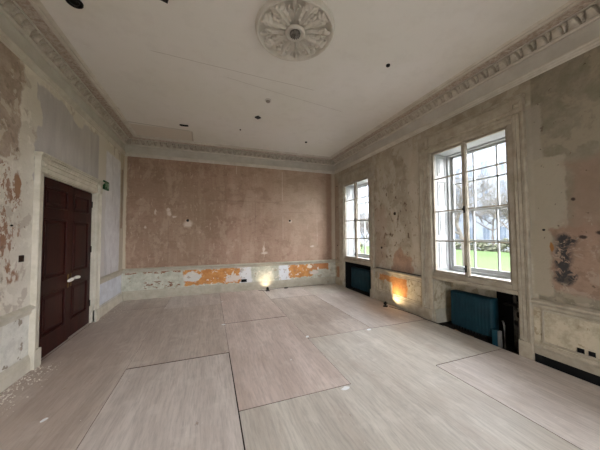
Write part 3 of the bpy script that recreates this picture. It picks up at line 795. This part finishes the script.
# ------------------------------------------------------------------ ceiling rose
RX, RY, RR = .905, 2.60, .435
def build_rose():
    root = empty('ceiling_rose', (RX, RY, ZC))
    tag(root, 'large round plaster ceiling rose with carved acanthus leaves', 'ceiling rose')
    bm = bmesh.new()
    lathe(bm, [(RR + .012, 0), (RR + .020, -.006), (RR + .020, -.018), (RR + .008, -.028), (RR + .010, -.050), (RR, -.060), (RR - .012, -.060), (RR - .022, -.044), (RR - .026, -.003), (.001, -.003)], (0, 0, 0), 'Z', 96)
    fixn(bm); link('disc', bm, M_ROSE, root, True)
    # leaves: relief surfaces pointing outward
    def leaf_mesh(bm, ang, r0, r1, wid, hgt, lob):
        """acanthus leaf: a tall midrib, deep flutes beside it and separate rounded lobes along both sides"""
        BZ = -.003; NU, NV = 60, 32; g = []
        for i in range(NU + 1):
            t = i / NU; r = r0 + (r1 - r0) * t; row = []
            env = wid * (.38 + .66 * t ** .7) * (1 if t < .62 else max(.03, 1 - ((t - .62) / .38) ** 2) ** .5)
            lb = abs(math.sin(PI * lob * t)) ** .6
            for j in range(NV + 1):
                s = -1 + 2 * j / NV; a = abs(s)
                y = s * env * (.66 + .34 * lb)
                x = min(r + a ** 1.6 * .030, r1 + .002)
                h = hgt * (.62 + .38 * t) * (1 - .35 * a * a)
                h *= 1 - .55 * (1 - lb) * min(1, a * 2.2)                      # dips between the lobes
                cut = math.exp(-((a - .34) / .11) ** 2) * min(1, max(0, 1.15 - 1.5 * t) * 3)
                h -= hgt * .95 * cut
                h += .010 * math.exp(-(a / .10) ** 2)
                if a > .97 or t > .985: h *= .6
                ca, sa = math.cos(ang), math.sin(ang)
                row.append(bm.verts.new((x * ca - y * sa, x * sa + y * ca, BZ - max(h, .001))))
            g.append(row)
        for i in range(NU):
            for j in range(NV): bm.faces.new([g[i][j], g[i][j + 1], g[i + 1][j + 1], g[i + 1][j]])
        for seq in ([r[0] for r in g], [r[-1] for r in g], g[-1], g[0]):
            lowr = [bm.verts.new((v.co.x, v.co.y, -.002)) for v in seq]
            for k in range(len(seq) - 1):
                bm.faces.new([seq[k], seq[k + 1], lowr[k + 1], lowr[k]])
    for k in range(8):
        q, w = divmod(k, 2)
        ang = math.radians(90 * q + (30 if w == 0 else 60) - 20)
        bm = bmesh.new(); leaf_mesh(bm, ang, .100, .398, .092, .052, 5.0); fixn(bm); link('acanthus_leaf', bm, M_ROSE, root, True)
    for k in range(4):
        ang = math.radians(90 * k - 20)
        bm = bmesh.new(); leaf_mesh(bm, ang, .105, .315, .018, .038, 2.0)
        # bud at the tip with two curling husks
        c = Vector((.365 * math.cos(ang), .365 * math.sin(ang), -.036))
        m_ = Matrix.Translation(c) @ Matrix.Rotation(ang, 4, 'Z') @ Matrix.Diagonal((.040, .021, .022, 1))
        bmesh.ops.create_uvsphere(bm, u_segments=16, v_segments=10, radius=1, matrix=m_)
        for sg in (-1, 1):
            pts = []
            for j in range(9):
                t = j / 8; r = .27 + .085 * t; y = sg * (.014 + .040 * math.sin(t * PI * .75))
                pts.append((r * math.cos(ang) - y * math.sin(ang), r * math.sin(ang) + y * math.cos(ang), -.034 - .008 * t))
            tube(bm, pts, [.005, .007, .009, .010, .011, .012, .012, .010, .004], 8)
        fixn(bm); link('bud', bm, M_ROSE, root, True)
    for k in range(12):   # tongues between the leaves near the rim
        pass
    bm = bmesh.new(); lathe(bm, [(.115, -.029), (.118, -.040), (.108, -.052), (.094, -.054), (.088, -.046), (.070, -.048), (.066, -.036), (.001, -.036)], (0, 0, 0), 'Z', 40); fixn(bm)
    link('centre_ring', bm, M_ROSE, root, True)
    bm = bmesh.new()
    lathe(bm, [(.058, -.036), (.062, -.050), (.050, -.064), (.03, -.070), (.001, -.070)], (0, 0, 0), 'Z', 24)
    for k in range(14):
        a = 2 * PI * k / 14; rr = .046
        m_ = Matrix.Translation((rr * math.cos(a), rr * math.sin(a), -.064)) @ Matrix.Rotation(a, 4, 'Z') @ Matrix.Diagonal((.016, .008, .009, 1))
        bmesh.ops.create_uvsphere(bm, u_segments=8, v_segments=6, radius=1, matrix=m_)
    lathe(bm, [(.014, -.07), (.012, -.088), (.001, -.09)], (0, 0, 0), 'Z', 12)
    fixn(bm); link('centre_boss', bm, simple('mottled_dark_boss', (138, 132, 122), .7, .55, 40), root, True)  # boss colour mottled and darker than the leaves
build_rose()

# ------------------------------------------------------------------ things on the ceiling
def ceiling_spot(name, x, y, r, label, cat, rect=None, mat=M_BLACK, tilt=0):
    root = empty(name, (x, y, ZC)); tag(root, label, cat)
    bm = bmesh.new()
    if rect:
        a, b = rect; box(bm, -a, a, -b, b, -.022, 0, 0, .004); box(bm, -a * .6, a * .6, -b * .6, b * .6, -.03, -.02, 0, .003)
    else:
        lathe(bm, [(r, 0), (r, -.012), (r * .88, -.020), (r * .80, -.018), (r * .72, -.006), (.001, -.004)], (0, 0, 0), 'Z', 24)
    fixn(bm); link('rim', bm, mat, root, not rect)
    if not rect:
        bm = bmesh.new(); lathe(bm, [(r * .6, -.004), (r * .55, -.014), (r * .3, -.02), (.001, -.021)], (0, 0, 0), 'Z', 16); fixn(bm)
        link('lens', bm, M_DARKMETAL, root, True)
    root.rotation_euler = (0, 0, tilt); return root
ceiling_spot('ceiling_spotlight', -1.30, 3.02, .072, 'black round ceiling spotlight nearest the left cornice, largest of the black fittings', 'spotlight')
ceiling_spot('ceiling_speaker', -.46, 2.64, .06, 'black square ceiling fitting cut off by the top edge of the photo', 'ceiling fitting', rect=(.06, .055), tilt=.3)
ceiling_spot('ceiling_junction_box', .885, 4.84, .05, 'small black diamond shaped box on ceiling beyond the smoke detector', 'junction box', rect=(.045, .045), tilt=.7)
ceiling_spot('ceiling_cable_hole', 2.317, 2.718, .028, 'small dark cable hole in the ceiling nearest the window wall', 'cable hole')
ceiling_spot('ceiling_cable_hole', 2.286, 5.766, .028, 'tiny dark cable hole in the ceiling close to the back wall', 'cable hole')
ceiling_spot('ceiling_cable_hole', .62, 5.55, .014, 'faint pin sized cable hole in the ceiling between junction box and cornice', 'cable hole')
ceiling_spot('ceiling_junction_box', -.539, 5.719, .05, 'flat dark rectangular box on ceiling by the discoloured patch', 'junction box', rect=(.085, .022), tilt=-.05)
sd = empty('smoke_detector', (.938, 4.156, ZC)); tag(sd, 'small white smoke detector base on the ceiling beyond the rose', 'smoke detector')
bm = bmesh.new(); lathe(bm, [(.055, 0), (.057, -.012), (.050, -.020), (.001, -.020)], (0, 0, 0), 'Z', 28); fixn(bm); link('mounting_base', bm, M_WHITE, sd, True)
bm = bmesh.new(); lathe(bm, [(.036, -.020), (.038, -.034), (.030, -.042), (.001, -.044)], (0, 0, 0), 'Z', 24); fixn(bm); link('sensor_cap', bm, simple('aged_plastic', (150, 142, 132), .6), sd, True)

# ------------------------------------------------------------------ exit sign on the left wall
ex = empty('exit_sign', (XL, 5.87, 2.535)); tag(ex, 'small green emergency exit sign high beside the door frame', 'sign')
M_GREEN = simple('sign_green', (22, 84, 52), .5, .1, 10)
bm = bmesh.new(); box(bm, 0, .030, -.115, .115, -.085, .085, 0, .004); link('sign_body', bm, M_GREEN, ex)
bm = bmesh.new(); xx0, xx1 = .030, .0315
def sq(y0, y1, z0, z1): box(bm, xx0, xx1, y0, y1, z0, z1)
def poly(pts):
    f = [bm.verts.new((xx1, y, z)) for y, z in pts]; bk = [bm.verts.new((xx0, y, z)) for y, z in pts]
    bm.faces.new(f); n = len(pts)
    for i in range(n): bm.faces.new([f[i], bk[i], bk[(i + 1) % n], f[(i + 1) % n]])
lathe(bm, [(.012, 0), (.012, .0015)], (xx0, -.05, .045), 'X', 14)
poly([(-.068, .028), (-.036, .032), (-.032, .0), (-.056, -.006)])
poly([(-.054, -.004), (-.036, .0), (-.016, -.026), (-.022, -.034), (-.044, -.014)])
poly([(-.060, -.004), (-.046, -.004), (-.058, -.036), (-.088, -.040), (-.088, -.031), (-.066, -.028)])
poly([(-.038, .030), (-.032, .020), (-.012, .014), (-.010, .021)])
sq(.028, .084, -.05, .055)
fixn(bm); link('running_figure_symbol', bm, simple('sign_white', (150, 176, 156), .5), ex)

# ------------------------------------------------------------------ holes, sockets and boxes in the walls
def wall_hole(name, wall, s, z, r, label, cat, rect=None, mat=M_DULL_BLACK, ring=None):
    p = wallpt(wall, 0, s, z); root = empty(name, p); tag(root, label, cat)
    ax = 'X' if wall in 'LR' else 'Y'; sg = {'L': 1, 'R': -1, 'B': -1}[wall]
    bm = bmesh.new()
    if rect:
        a, b = rect; t = min(a, b) * .16
        def bx(u0, u1, z0, z1, d0, d1):
            lo, hi = sorted((sg * d0, sg * d1))
            if ax == 'X': box(bm, lo, hi, u0, u1, z0, z1)
            else: box(bm, u0, u1, lo, hi, z0, z1)
        bx(-a, a, -b, b, 0, .003)
        for q in ((-a, a, -b, -b + t), (-a, a, b - t, b), (-a, -a + t, -b + t, b - t), (a - t, a, -b + t, b - t)): bx(*q, .003, .012)
    else:
        lathe(bm, [(r, 0), (r, sg * .010), (r * .8, sg * .014), (r * .72, sg * .004), (.001, sg * .003)], (0, 0, 0), ax, 20)
    fixn(bm); link('back_box', bm, mat, root)
    if ring:
        bm = bmesh.new(); tube(bm, [Vector((0, 0, 0)) + (Vector((sg * .003, 0, 0)) if ax == 'X' else Vector((0, sg * .003, 0))),
                                    (Vector((sg * .05, .01, -.02)) if ax == 'X' else Vector((.01, sg * .05, -.02)))], .004, 6)
        link('wire_end', bm, M_BLACK, root)
    return root
wall_hole('conduit_box', 'B', -.545, 1.925, .034, 'black round conduit box on left half of the pink back wall, ringed by white filler', 'conduit box', ring=True)
wall_hole('conduit_box', 'B', 2.235, 1.955, .030, 'black round conduit box on right half of the pink back wall', 'conduit box', ring=True)
wall_hole('socket_box', 'B', .895, .275, .0, 'black empty socket box low on the back wall above the skirting', 'socket box', rect=(.075, .038))
wall_hole('conduit_box', 'R', 4.285, 1.985, .034, 'dark round conduit box on the pier between the two windows', 'conduit box', mat=simple('rusty_dark', (58, 42, 32), .8, .3, 20))
wall_hole('conduit_box', 'R', 4.74, 1.23, .026, 'smaller dark round box low on pier beside the far window frame', 'conduit box', mat=simple('rusty_brown', (66, 50, 38), .8, .3, 20))
wall_hole('socket_box', 'R', 1.495, .275, .0, 'black square socket box in right dado panel, nearer the window', 'socket box', rect=(.026, .030))
wall_hole('socket_box', 'R', 1.412, .275, .0, 'black square socket box in right dado panel, at the edge of the photo', 'socket box', rect=(.024, .030))
wall_hole('conduit_box', 'R', 1.765, 1.585, .012, 'small dark plugged hole in the right wall above the black stain', 'wall plug', mat=M_DULL_BLACK)
wall_hole('conduit_box', 'L', 3.455, 1.66, .010, 'tiny dark plugged hole on the peeling left wall at eye level', 'wall plug', mat=M_DULL_BLACK)
wall_hole('rusty_box', 'L', 3.615, 1.30, .0, 'rusty broken switch box on the peeling left wall before the door', 'switch box', rect=(.032, .036), mat=simple('rust_black', (60, 40, 30), .9, .4, 30))
for z in (3.05, 2.40, 1.20, .80):
    wall_hole('shutter_peg', 'R', 6.84, z, .014, {3.05: 'topmost', 2.40: 'second highest', 1.20: 'second lowest', .80: 'lowest'}[z] + ' small black peg hole in strip between far window and back wall', 'peg').__setitem__('group', 'peg holes beside the far window')

# ------------------------------------------------------------------ radiators in the niches
M_TEAL = simple('teal_protective_sheet', (13, 52, 62), .6, .25, 5, 0, .3, c2=(9, 40, 50))
def radiator(y0, y1, label, x0=XR + .10, flap=False):
    root = empty('radiator', ((XR + .15), (y0 + y1) / 2, -.05)); tag(root, label, 'radiator', None)
    o = root.location
    # sheet wrapped over the column radiator: soft vertical folds follow the columns
    bm = bmesh.new(); n = 90; top = .585; NZ = 16; depth = .17
    prof = []
    for j in range(NZ + 1): prof.append((0, .03 + (top - .05) * j / NZ))
    prof += [(.015, top - .004), (.05, top), (depth - .05, top), (depth - .015, top - .004)]
    for j in range(NZ, -1, -1): prof.append((depth, .03 + (top - .05) * j / NZ))
    rows = []
    for i in range(n + 1):
        t = i / n; y = y0 + (y1 - y0) * t; col = []
        for (px, pz) in prof:
            fold = .0022 * math.cos(t * 2 * PI * 13) + .006 * mnoise.noise(Vector((y * 9, pz * 2.5, 3))) + .010 * mnoise.noise(Vector((y * 2.5, pz * 4, 9)))
            zz = pz + .012 * mnoise.noise(Vector((y * 4, 0, 5))) * (pz / top)
            xx = x0 + px + (fold if px < depth / 2 else -fold) * (1 if pz < top - .01 else .3)
            col.append(bm.verts.new((xx - o.x, y - o.y, zz + .05 + (-.0 if pz > .1 else .02 * mnoise.noise(Vector((y * 5, 1, 1))) - .0))))
        rows.append(col)
    for i in range(n):
        for j in range(len(prof) - 1): bm.faces.new([rows[i][j], rows[i + 1][j], rows[i + 1][j + 1], rows[i][j + 1]])
    bm.faces.new(rows[0]); bm.faces.new(rows[-1][::-1])
    fixn(bm); s = link('protective_sheet', bm, M_TEAL, root, True); s['label'] = 'dark teal sheet wrapped over the radiator'
    # columns of the radiator showing below the sheet
    for k in range(13):
        y = y0 + .03 + (y1 - y0 - .06) * k / 12
        bm = bmesh.new(); tube(bm, [(x0 + .03 - o.x, y - o.y, .035), (x0 + .03 - o.x, y - o.y, .13)], .016, 8)
        tube(bm, [(x0 + .13 - o.x, y - o.y, .035), (x0 + .13 - o.x, y - o.y, .13)], .016, 8)
        tube(bm, [(x0 + .03 - o.x, y - o.y, .06), (x0 + .13 - o.x, y - o.y, .06)], .014, 8)
        link('column', bm, M_DARKMETAL, root)
    for y in (y0 + .05, y1 - .05):
        bm = bmesh.new(); box(bm, x0 + .02 - o.x, x0 + .14 - o.x, y - .012 - o.y, y + .012 - o.y, 0, .05)
        link('foot', bm, M_DARKMETAL, root)
    bm = bmesh.new(); tube(bm, [(x0 + .08 - o.x, y0 + .02 - o.y, .10), (x0 + .08 - o.x, y0 - .06 - o.y, .10), (x0 + .08 - o.x, y0 - .065 - o.y, 0.0)], .012, 8)
    link('tail_pipe', bm, M_DARKMETAL, root)
radiator(2.46, 3.10, 'dark teal sheeted radiator in the niche under the near window')
radiator(2.20 + PITCHW + .08, 2.98 + PITCHW + .18, 'dark teal sheeted radiator in the niche under the far window', x0=XR + .11)
# pipes, valves and a small wrapped box at the right end of the near niche
pp = empty('heating_pipework', (XR + .18, 2.2, -.05)); tag(pp, 'black heating pipes and valve to the right of the near radiator', 'pipework')
def PL(name, bm, mat, smooth=True):
    for v in bm.verts: v.co -= pp.location
    fixn(bm); return link(name, bm, mat, pp, smooth)
for (x, y, zt, r) in ((XR + .12, 2.12, .60, .013), (XR + .17, 2.17, .52, .016), (XR + .24, 2.23, .70, .02), (XR + .10, 2.29, .30, .011)):
    bm = bmesh.new(); tube(bm, [(x, y, -.05), (x, y, zt - .04), (x + .015, y + .02, zt), (x + .05, y + .05, zt + .004)], r, 10); PL('pipe', bm, simple('tarnished_pipe', (128, 126, 120), .45, .4, 20, .5))
bm = bmesh.new(); lathe(bm, [(.02, 0), (.028, .02), (.028, .06), (.018, .075), (.001, .08)], (XR + .12, 2.12, .42), 'Z', 14); PL('valve', bm, M_DARKMETAL)
bm = bmesh.new(); lathe(bm, [(.03, 0), (.036, .03), (.036, .05), (.03, .06), (.001, .062)], (XR + .17, 2.17, .30), 'Z', 14); PL('valve', bm, M_BLACK)
bm = bmesh.new(); box(bm, XR + .10, XR + .22, 2.10, 2.30, .555, .575, 0, .005); PL('bracket', bm, M_DARKMETAL, False)
bm = bmesh.new(); lathe(bm, [(.012, 0), (.012, .12)], (XR + .09, 2.10, .10), 'Z', 10)
PL('pale_pipe_tail', bm, simple('grey_pipe_metal', (120, 118, 114), .4, .2, 20, .6))
vb = empty('valve_cover_box', (XR + .07, 2.36, -.05)); tag(vb, 'small teal and white box standing at right foot of the near radiator', 'box')
bm = bmesh.new(); box(bm, -.035, .02, -.015, .055, 0, .23, 0, .004); link('teal_side', bm, simple('bright_teal_sheet', (22, 66, 80), .5, .15, 8), vb)
bm = bmesh.new(); box(bm, -.033, .02, -.045, -.016, 0, .23, 0, .003); link('white_side', bm, simple('pale_grey_card', (110, 108, 104), .6, .1, 8), vb)
vb.children[0]['label'] = 'teal left side'; vb.children[1]['label'] = 'whitish right side'
# rubble and offcuts lying in the niche
for k, (x, y, a, l) in enumerate(((XR + .03, 3.15, .2, .09), (XR + .05, 2.95, -.3, .12), (XR + .04, 2.72, .1, .07))):
    bm = bmesh.new(); box(bm, -.012, .012, -l / 2, l / 2, 0, .014, 0, .002); o = link('timber_offcut', bm, simple('raw_pine', (170, 140, 104), .8, .2, 10))
    o.location = (x, y, -.05); o.rotation_euler = (0, 0, a)
    tag(o, ['short timber offcut at left foot of the near radiator', 'longest timber offcut in front of the near radiator', 'smallest timber offcut in front of the near radiator'][k], 'offcut')

# ------------------------------------------------------------------ floor uplighters
def uplight(x, y, wall_dir, label, power, color, spot, tilt, blend=.5, h=.085):
    root = empty('floor_uplighter', (x, y, 0), math.atan2(wall_dir[1], wall_dir[0])); tag(root, label, 'lamp')
    bm = bmesh.new(); box(bm, -.045, .045, -.05, .05, 0, .014, 0, .004); link('base', bm, M_BLACK, root)
    bm = bmesh.new(); box(bm, -.006, .006, -.040, -.033, .012, .07); box(bm, -.006, .006, .033, .040, .012, .07); box(bm, -.006, .006, -.040, .040, .012, .018); link('bracket', bm, M_BLACK, root)
    bm = bmesh.new()
    lathe(bm, [(.012, -.035), (.026, -.030), (.031, -.01), (.031, .030), (.027, .032), (.026, .018), (.001, .016)], (0, 0, 0), 'Z', 20)
    for q in range(5): lathe(bm, [(.033, -.024 + q * .008), (.033, -.021 + q * .008)], (0, 0, 0), 'Z', 20)
    fixn(bm); hd = link('lamp_head', bm, M_BLACK, root, False)
    hd.location = (0, 0, h - .02); hd.rotation_euler = (0, tilt, 0)
    bm = bmesh.new(); lathe(bm, [(.025, .019), (.02, .021), (.001, .022)], (0, 0, 0), 'Z', 18); fixn(bm)
    gm = bpy.data.materials.new('lit_lens'); gm.use_nodes = True
    gb = gm.node_tree.nodes['Principled BSDF']; gb.inputs['Emission Color'].default_value = (*color, 1); gb.inputs['Emission Strength'].default_value = 3
    ln = link('lens', bm, gm, hd)
    l = bpy.data.lights.new('uplighter_beam', 'SPOT'); l.energy = power * 2.0; l.color = color; l.spot_size = math.radians(spot); l.spot_blend = blend; l.shadow_soft_size = .02
    lo = bpy.data.objects.new('uplighter_beam', l); COL.objects.link(lo); lo.parent = hd
    lo.location = (0, 0, .035); lo.rotation_euler = (PI, 0, 0)
    return root
LA = uplight(3.53, 4.37, (1, -1.0), 'small black uplighter on the floor against the pier between windows', 9, (1, .72, .40), 115, math.radians(44), 1.0)
LB = uplight(1.50, 6.72, (0, 1), 'small black uplighter on the floor against the back wall', 3.4, (1, .82, .60), 100, math.radians(52), 1.0)
# cables
def cable(pts, r, label, mat=M_BLACK):
    cu = bpy.data.curves.new('power_cable', 'CURVE'); cu.dimensions = '3D'; cu.bevel_depth = r; cu.bevel_resolution = 2
    sp = cu.splines.new('NURBS'); sp.points.add(len(pts) - 1); sp.use_endpoint_u = True; sp.order_u = 3
    for p, q in zip(sp.points, pts): p.co = (*q, 1)
    o = bpy.data.objects.new('power_cable', cu); COL.objects.link(o); cu.materials.append(mat)
    dg = bpy.context.evaluated_depsgraph_get(); me = bpy.data.meshes.new_from_object(o.evaluated_get(dg)); me.name = 'power_cable'
    bpy.data.objects.remove(o); o = bpy.data.objects.new('power_cable', me); COL.objects.link(o)
    tag(o, label, 'cable'); return o
cable([(3.58, 4.31, .008), (3.62, 4.18, .006), (3.66, 4.0, .006), (3.68, 3.8, .006), (3.685, 3.6, .006), (3.66, 3.5, .006), (3.67, 3.3, .006), (3.68, 3.1, .006)], .005,
      'black cable running along skirting from the uplighter to the near window')
cable([(1.47, 6.80, .008), (1.38, 6.79, .006), (1.30, 6.82, .006), (1.27, 6.86, .006)], .005, 'short black cable lying left of the back wall uplighter')
cable([(1.54, 6.80, .008), (1.7, 6.86, .006), (1.9, 6.93, .006), (2.3, 6.93, .006), (2.8, 6.92, .006), (3.3, 6.93, .006)], .004, 'thin dark cable along the back skirting to the right corner')
cable([(3.722, 3.575, .757), (3.724, 3.9, .757), (3.722, 4.3, .758), (3.724, 4.6, .757), (3.722, 4.92, .757)], .007, 'black cable lying on top of the dado rail between the windows')
pl = empty('cable_connector', (2.06, 6.84, 0)); tag(pl, 'small black cable connector on the floor right of back uplighter', 'connector')
bm = bmesh.new(); box(bm, -.05, .03, -.02, .02, 0, .03, 0, .006); link('connector_body', bm, M_BLACK, pl)
bm = bmesh.new(); box(bm, .03, .06, -.012, .012, .004, .024, 0, .004); link('strain_relief', bm, M_BLACK, pl)

# ------------------------------------------------------------------ scraps and plaster flakes on the floor
M_SCRAP = simple('white_paper', (236, 238, 240), .8)
for (x, y, l, w, a, lab) in ((1.395, 3.52, .085, .05, .9, 'white paper scrap on the floor at the corner of the pinkish sheet'),
                             (1.29, 2.22, .10, .055, .15, 'largest white paper scrap, where three floor sheets meet'),
                             (2.43, 3.42, .10, .05, .3, 'white paper scrap nearest the near window radiator'),
                             (.235, 4.50, .07, .04, .2, 'small white scrap on the floor joint in the middle of the room'),
                             (.27, 6.02, .06, .03, .6, 'tiny white scrap on the floor towards the back wall'),
                             (-1.30, 2.74, .06, .03, 1.1, 'white scrap on the floor in the left foreground'),
                             (-.37, 1.98, .06, .03, .5, 'white scrap at the bottom of the view left of the middle joint'),
                             (.95, 2.95, .03, .02, .5, 'tiny pale scrap left of the largest paper scrap')):
    bm = bmesh.new(); n = 9; pts = []
    for k in range(n):
        q = 2 * PI * k / n; rr = 1 + random.uniform(-.25, .2)
        pts.append((l / 2 * rr * math.cos(q), w / 2 * rr * math.sin(q)))
    t = [bm.verts.new((p[0], p[1], .003 + random.uniform(0, .004))) for p in pts]; b_ = [bm.verts.new((p[0], p[1], .0018)) for p in pts]
    bm.faces.new(t); bm.faces.new(b_[::-1])
    for k in range(n): bm.faces.new([t[k], b_[k], b_[(k + 1) % n], t[(k + 1) % n]])
    fixn(bm); o = link('paper_scrap', bm, M_SCRAP); o.location = (x, y, 0); o.rotation_euler = (0, 0, a); tag(o, lab, 'scrap')
bm = bmesh.new()
def flake(x, y, s):
    n = random.choice((3, 4, 5)); a0 = random.random() * 6
    t = [bm.verts.new((x + s * math.cos(a0 + 2 * PI * k / n) * random.uniform(.6, 1.3), y + s * math.sin(a0 + 2 * PI * k / n) * random.uniform(.6, 1.3), .0022 + random.uniform(.001, s * .5))) for k in range(n)]
    b_ = [bm.verts.new((v.co.x, v.co.y, .0016)) for v in t]
    bm.faces.new(t); bm.faces.new(b_[::-1])
    for k in range(n): bm.faces.new([t[k], b_[k], b_[(k + 1) % n], t[(k + 1) % n]])
for k in range(520):
    y = random.uniform(2.2, 3.9); x = XL + .035 + abs(random.gauss(0, .11)); flake(x, y, random.uniform(.002, .009))
for k in range(150): flake(XL + .04 + abs(random.gauss(0, .14)), random.uniform(5.55, 6.9), random.uniform(.002, .008))
for k in range(160): flake(random.uniform(-1.8, 3.4), random.uniform(1.4, 6.9), random.uniform(.001, .004))
for k in range(110): flake(random.uniform(-1.8, 1.1), 6.97 - .06 - abs(random.gauss(0, .12)), random.uniform(.002, .006))
fixn(bm); o = link('plaster_flakes', bm, simple('plaster_crumbs', (226, 220, 210), .9)); tag(o, 'white plaster crumbs scattered over the floor, thickest along the left skirting', 'debris', kind='stuff')

# ------------------------------------------------------------------ outside
ZG = -.65
def m_grass():
    b = NB('park_grass', .9)
    n = b.noise(.6, 6, .7); n2 = b.noise(6, 4, .7)
    c = b.mix(b.remap(n, .35, .65), rgb(47, 67, 24), rgb(38, 57, 19)); c = b.mix(b.mul(b.remap(n2, .4, .7), .5), c, rgb(56, 74, 30))
    return b.out(c)
bm = bmesh.new(); box(bm, -80, XO + 7, -80, 160, ZG - .2, ZG + .01); o = link('bounce_pavement', bm, simple('stone_paving', (128, 126, 122), .9, .12, 1)); o['kind'] = 'structure'  # unseen pale paving, added to bounce neutral light instead of green
bm = bmesh.new(); box(bm, XO + 7, 140, -80, 160, ZG - .2, ZG); g = link('ground', bm, m_grass()); g['kind'] = 'structure'
bm = bmesh.new(); box(bm, 14.6, 15.3, -40, 140, ZG, ZG + .015); o = link('footpath', bm, simple('pale_gravel', (120, 120, 114), .9, .15, 4)); o['kind'] = 'structure'
bm = bmesh.new(); box(bm, 33, 44, -60, 160, ZG, ZG + .02); o = link('street', bm, simple('asphalt', (66, 68, 70), .9, .15, 2)); o['kind'] = 'structure'

M_STUCCO = simple('pale_stucco', (112, 117, 122), .9, .08, .4)
M_STONE = simple('grey_stone', (104, 110, 117), .9, .10, .5)
M_PANE = simple('far_window_pane', (80, 90, 102), .35, .2, .6)
def terrace(y0, y1, x, h, label, floors, bays, mat):
    root = empty('terrace_building', (x, (y0 + y1) / 2, ZG)); tag(root, label, 'building')
    yy = (y0 + y1) / 2
    bm = bmesh.new(); box(bm, 0, 10, y0 - yy, y1 - yy, 0, h); link('wall', bm, mat, root)
    bm = bmesh.new(); box(bm, -.5, 0, y0 - yy, y1 - yy, h - .5, h + .1); link('eaves_cornice', bm, mat, root)
    bm = bmesh.new(); box(bm, -.18, 0, y0 - yy, y1 - yy, h * .27, h * .27 + .3); link('string_course', bm, mat, root)
    fw = (y1 - y0) / bays; fh = (h - 1.2) / floors
    for i in range(bays):
        for j in range(floors):
            yc = y0 - yy + (i + .5) * fw; zb = .8 + j * fh
            wv, hv = fw * .2, fh * .58
            bm = bmesh.new(); 
            for q in ((-wv - .12, -wv, zb - .1, zb + hv + .1), (wv, wv + .12, zb - .1, zb + hv + .1), (-wv, wv, zb + hv, zb + hv + .12), (-wv - .2, wv + .2, zb - .18, zb)):
                box(bm, -.1, 0, yc + q[0], yc + q[1], q[2], q[3])
            box(bm, -.04, 0, yc - .04, yc + .04, zb, zb + hv); box(bm, -.04, 0, yc - wv, yc + wv, zb + hv * .5, zb + hv * .5 + .07)
            w = link('window', bm, mat, root)
            bm = bmesh.new(); box(bm, -.02, 0, yc - wv, yc + wv, zb, zb + hv); link('pane', bm, M_PANE, w)
terrace(-4, 21, 46, 19, 'pale stucco terrace across the park, seen through right side of near window', 5, 9, M_STUCCO)
terrace(21.3, 46, 48, 30, 'grey stone terrace across the park, left of the pale one', 7, 9, M_STONE)
terrace(34, 84, 27, 18, 'pale terrace furthest along the park, seen through the far window', 4, 14, M_STUCCO)

M_BARK = simple('grey_bark', (76, 72, 66), .95, .35, 3)
def tree(x, y, h, seed, label, lean=0):
    rnd = random.Random(seed); root = empty('bare_tree', (x, y, ZG)); tag(root, label, 'tree', 'bare trees in the park')
    bt = bmesh.new(); bb = bmesh.new()
    def grow(bm, p, d, L, r, lvl):
        n = 5 if lvl < 2 else 3; pts = [p.copy()]; rs = [r]; q = p.copy(); dd = d.copy()
        for i in range(n):
            dd = (dd + Vector((rnd.uniform(-1, 1), rnd.uniform(-1, 1), rnd.uniform(-.5, .9))) * (.12 + .05 * lvl)).normalized()
            q = q + dd * L / n; pts.append(q.copy()); rs.append(r * (1 - .45 * (i + 1) / n))
        tube(bm, pts, rs, 7 if lvl < 2 else 4, cap=lvl < 1)
        if lvl >= 5: return
        kids = [4, 5, 4, 4, 3][lvl]
        for k in range(kids):
            t = rnd.uniform(.35, 1) if lvl else rnd.uniform(.7, 1)
            idx = min(n, int(t * n)); bp = pts[idx]
            ax = Vector((rnd.uniform(-1, 1), rnd.uniform(-1, 1), rnd.uniform(-.1, .7))).normalized()
            nd = (dd * .55 + ax * .95).normalized()
            grow(bb, bp, nd, L * rnd.uniform(.55, .8), max(rs[idx] * .66, .009), lvl + 1)
    grow(bt, Vector((0, 0, -.1)), Vector((lean, 0, 1)).normalized(), h * .34, h * .015, 0)
    link('trunk', bt, M_BARK, root, True); link('branches', bb, M_BARK, root)
tree(16, 11.7, 11, 3, 'nearest bare tree with spreading branches, centre of near window view')
tree(28, 15.6, 12, 11, 'bare tree on the park lawn, at right side of the near window view')
tree(25, 21.9, 12, 5, 'bare tree on the park lawn, at left side of the near window view')
tree(40, 24.8, 13, 33, 'bare tree furthest back in near window view, before the grey terrace')
tree(12, 17.2, 7, 21, 'bare tree in the park seen through the far window')

def m_hedge():
    b = NB('dark_hedge', .95); c = b.mix(b.remap(b.noise(5, 5, .7), .4, .6), rgb(44, 50, 34), rgb(74, 74, 62)); return b.out(c)
MH = m_hedge()
def hedge(y0, y1, x, h, label, seed):
    rnd = random.Random(seed); bm = bmesh.new()
    n = int((y1 - y0) / .25)
    for i in range(n):
        for k in range(10):
            y = y0 + (i + rnd.random()) * .25; z = rnd.random() * h * (.75 + .25 * math.sin(y * 1.7 + seed)); xx = x + rnd.uniform(-.5, .5)
            s = rnd.uniform(.12, .3)
            m_ = Matrix.Translation((xx, y, ZG + z)) @ Matrix.Rotation(rnd.random() * 6, 4, (rnd.random(), rnd.random(), 1)) @ Matrix.Diagonal((s, s * .8, s * .6, 1))
            bmesh.ops.create_icosphere(bm, subdivisions=1, radius=1, matrix=m_)
    o = link('hedge', bm, MH); tag(o, label, 'hedge')
hedge(12, 30, 32, 1.5, 'dark loose hedge at far side of the lawn, seen through near window', 2)
hedge(27, 44, 18, 1.3, 'dark hedge at far side of the lawn, seen through far window', 4)
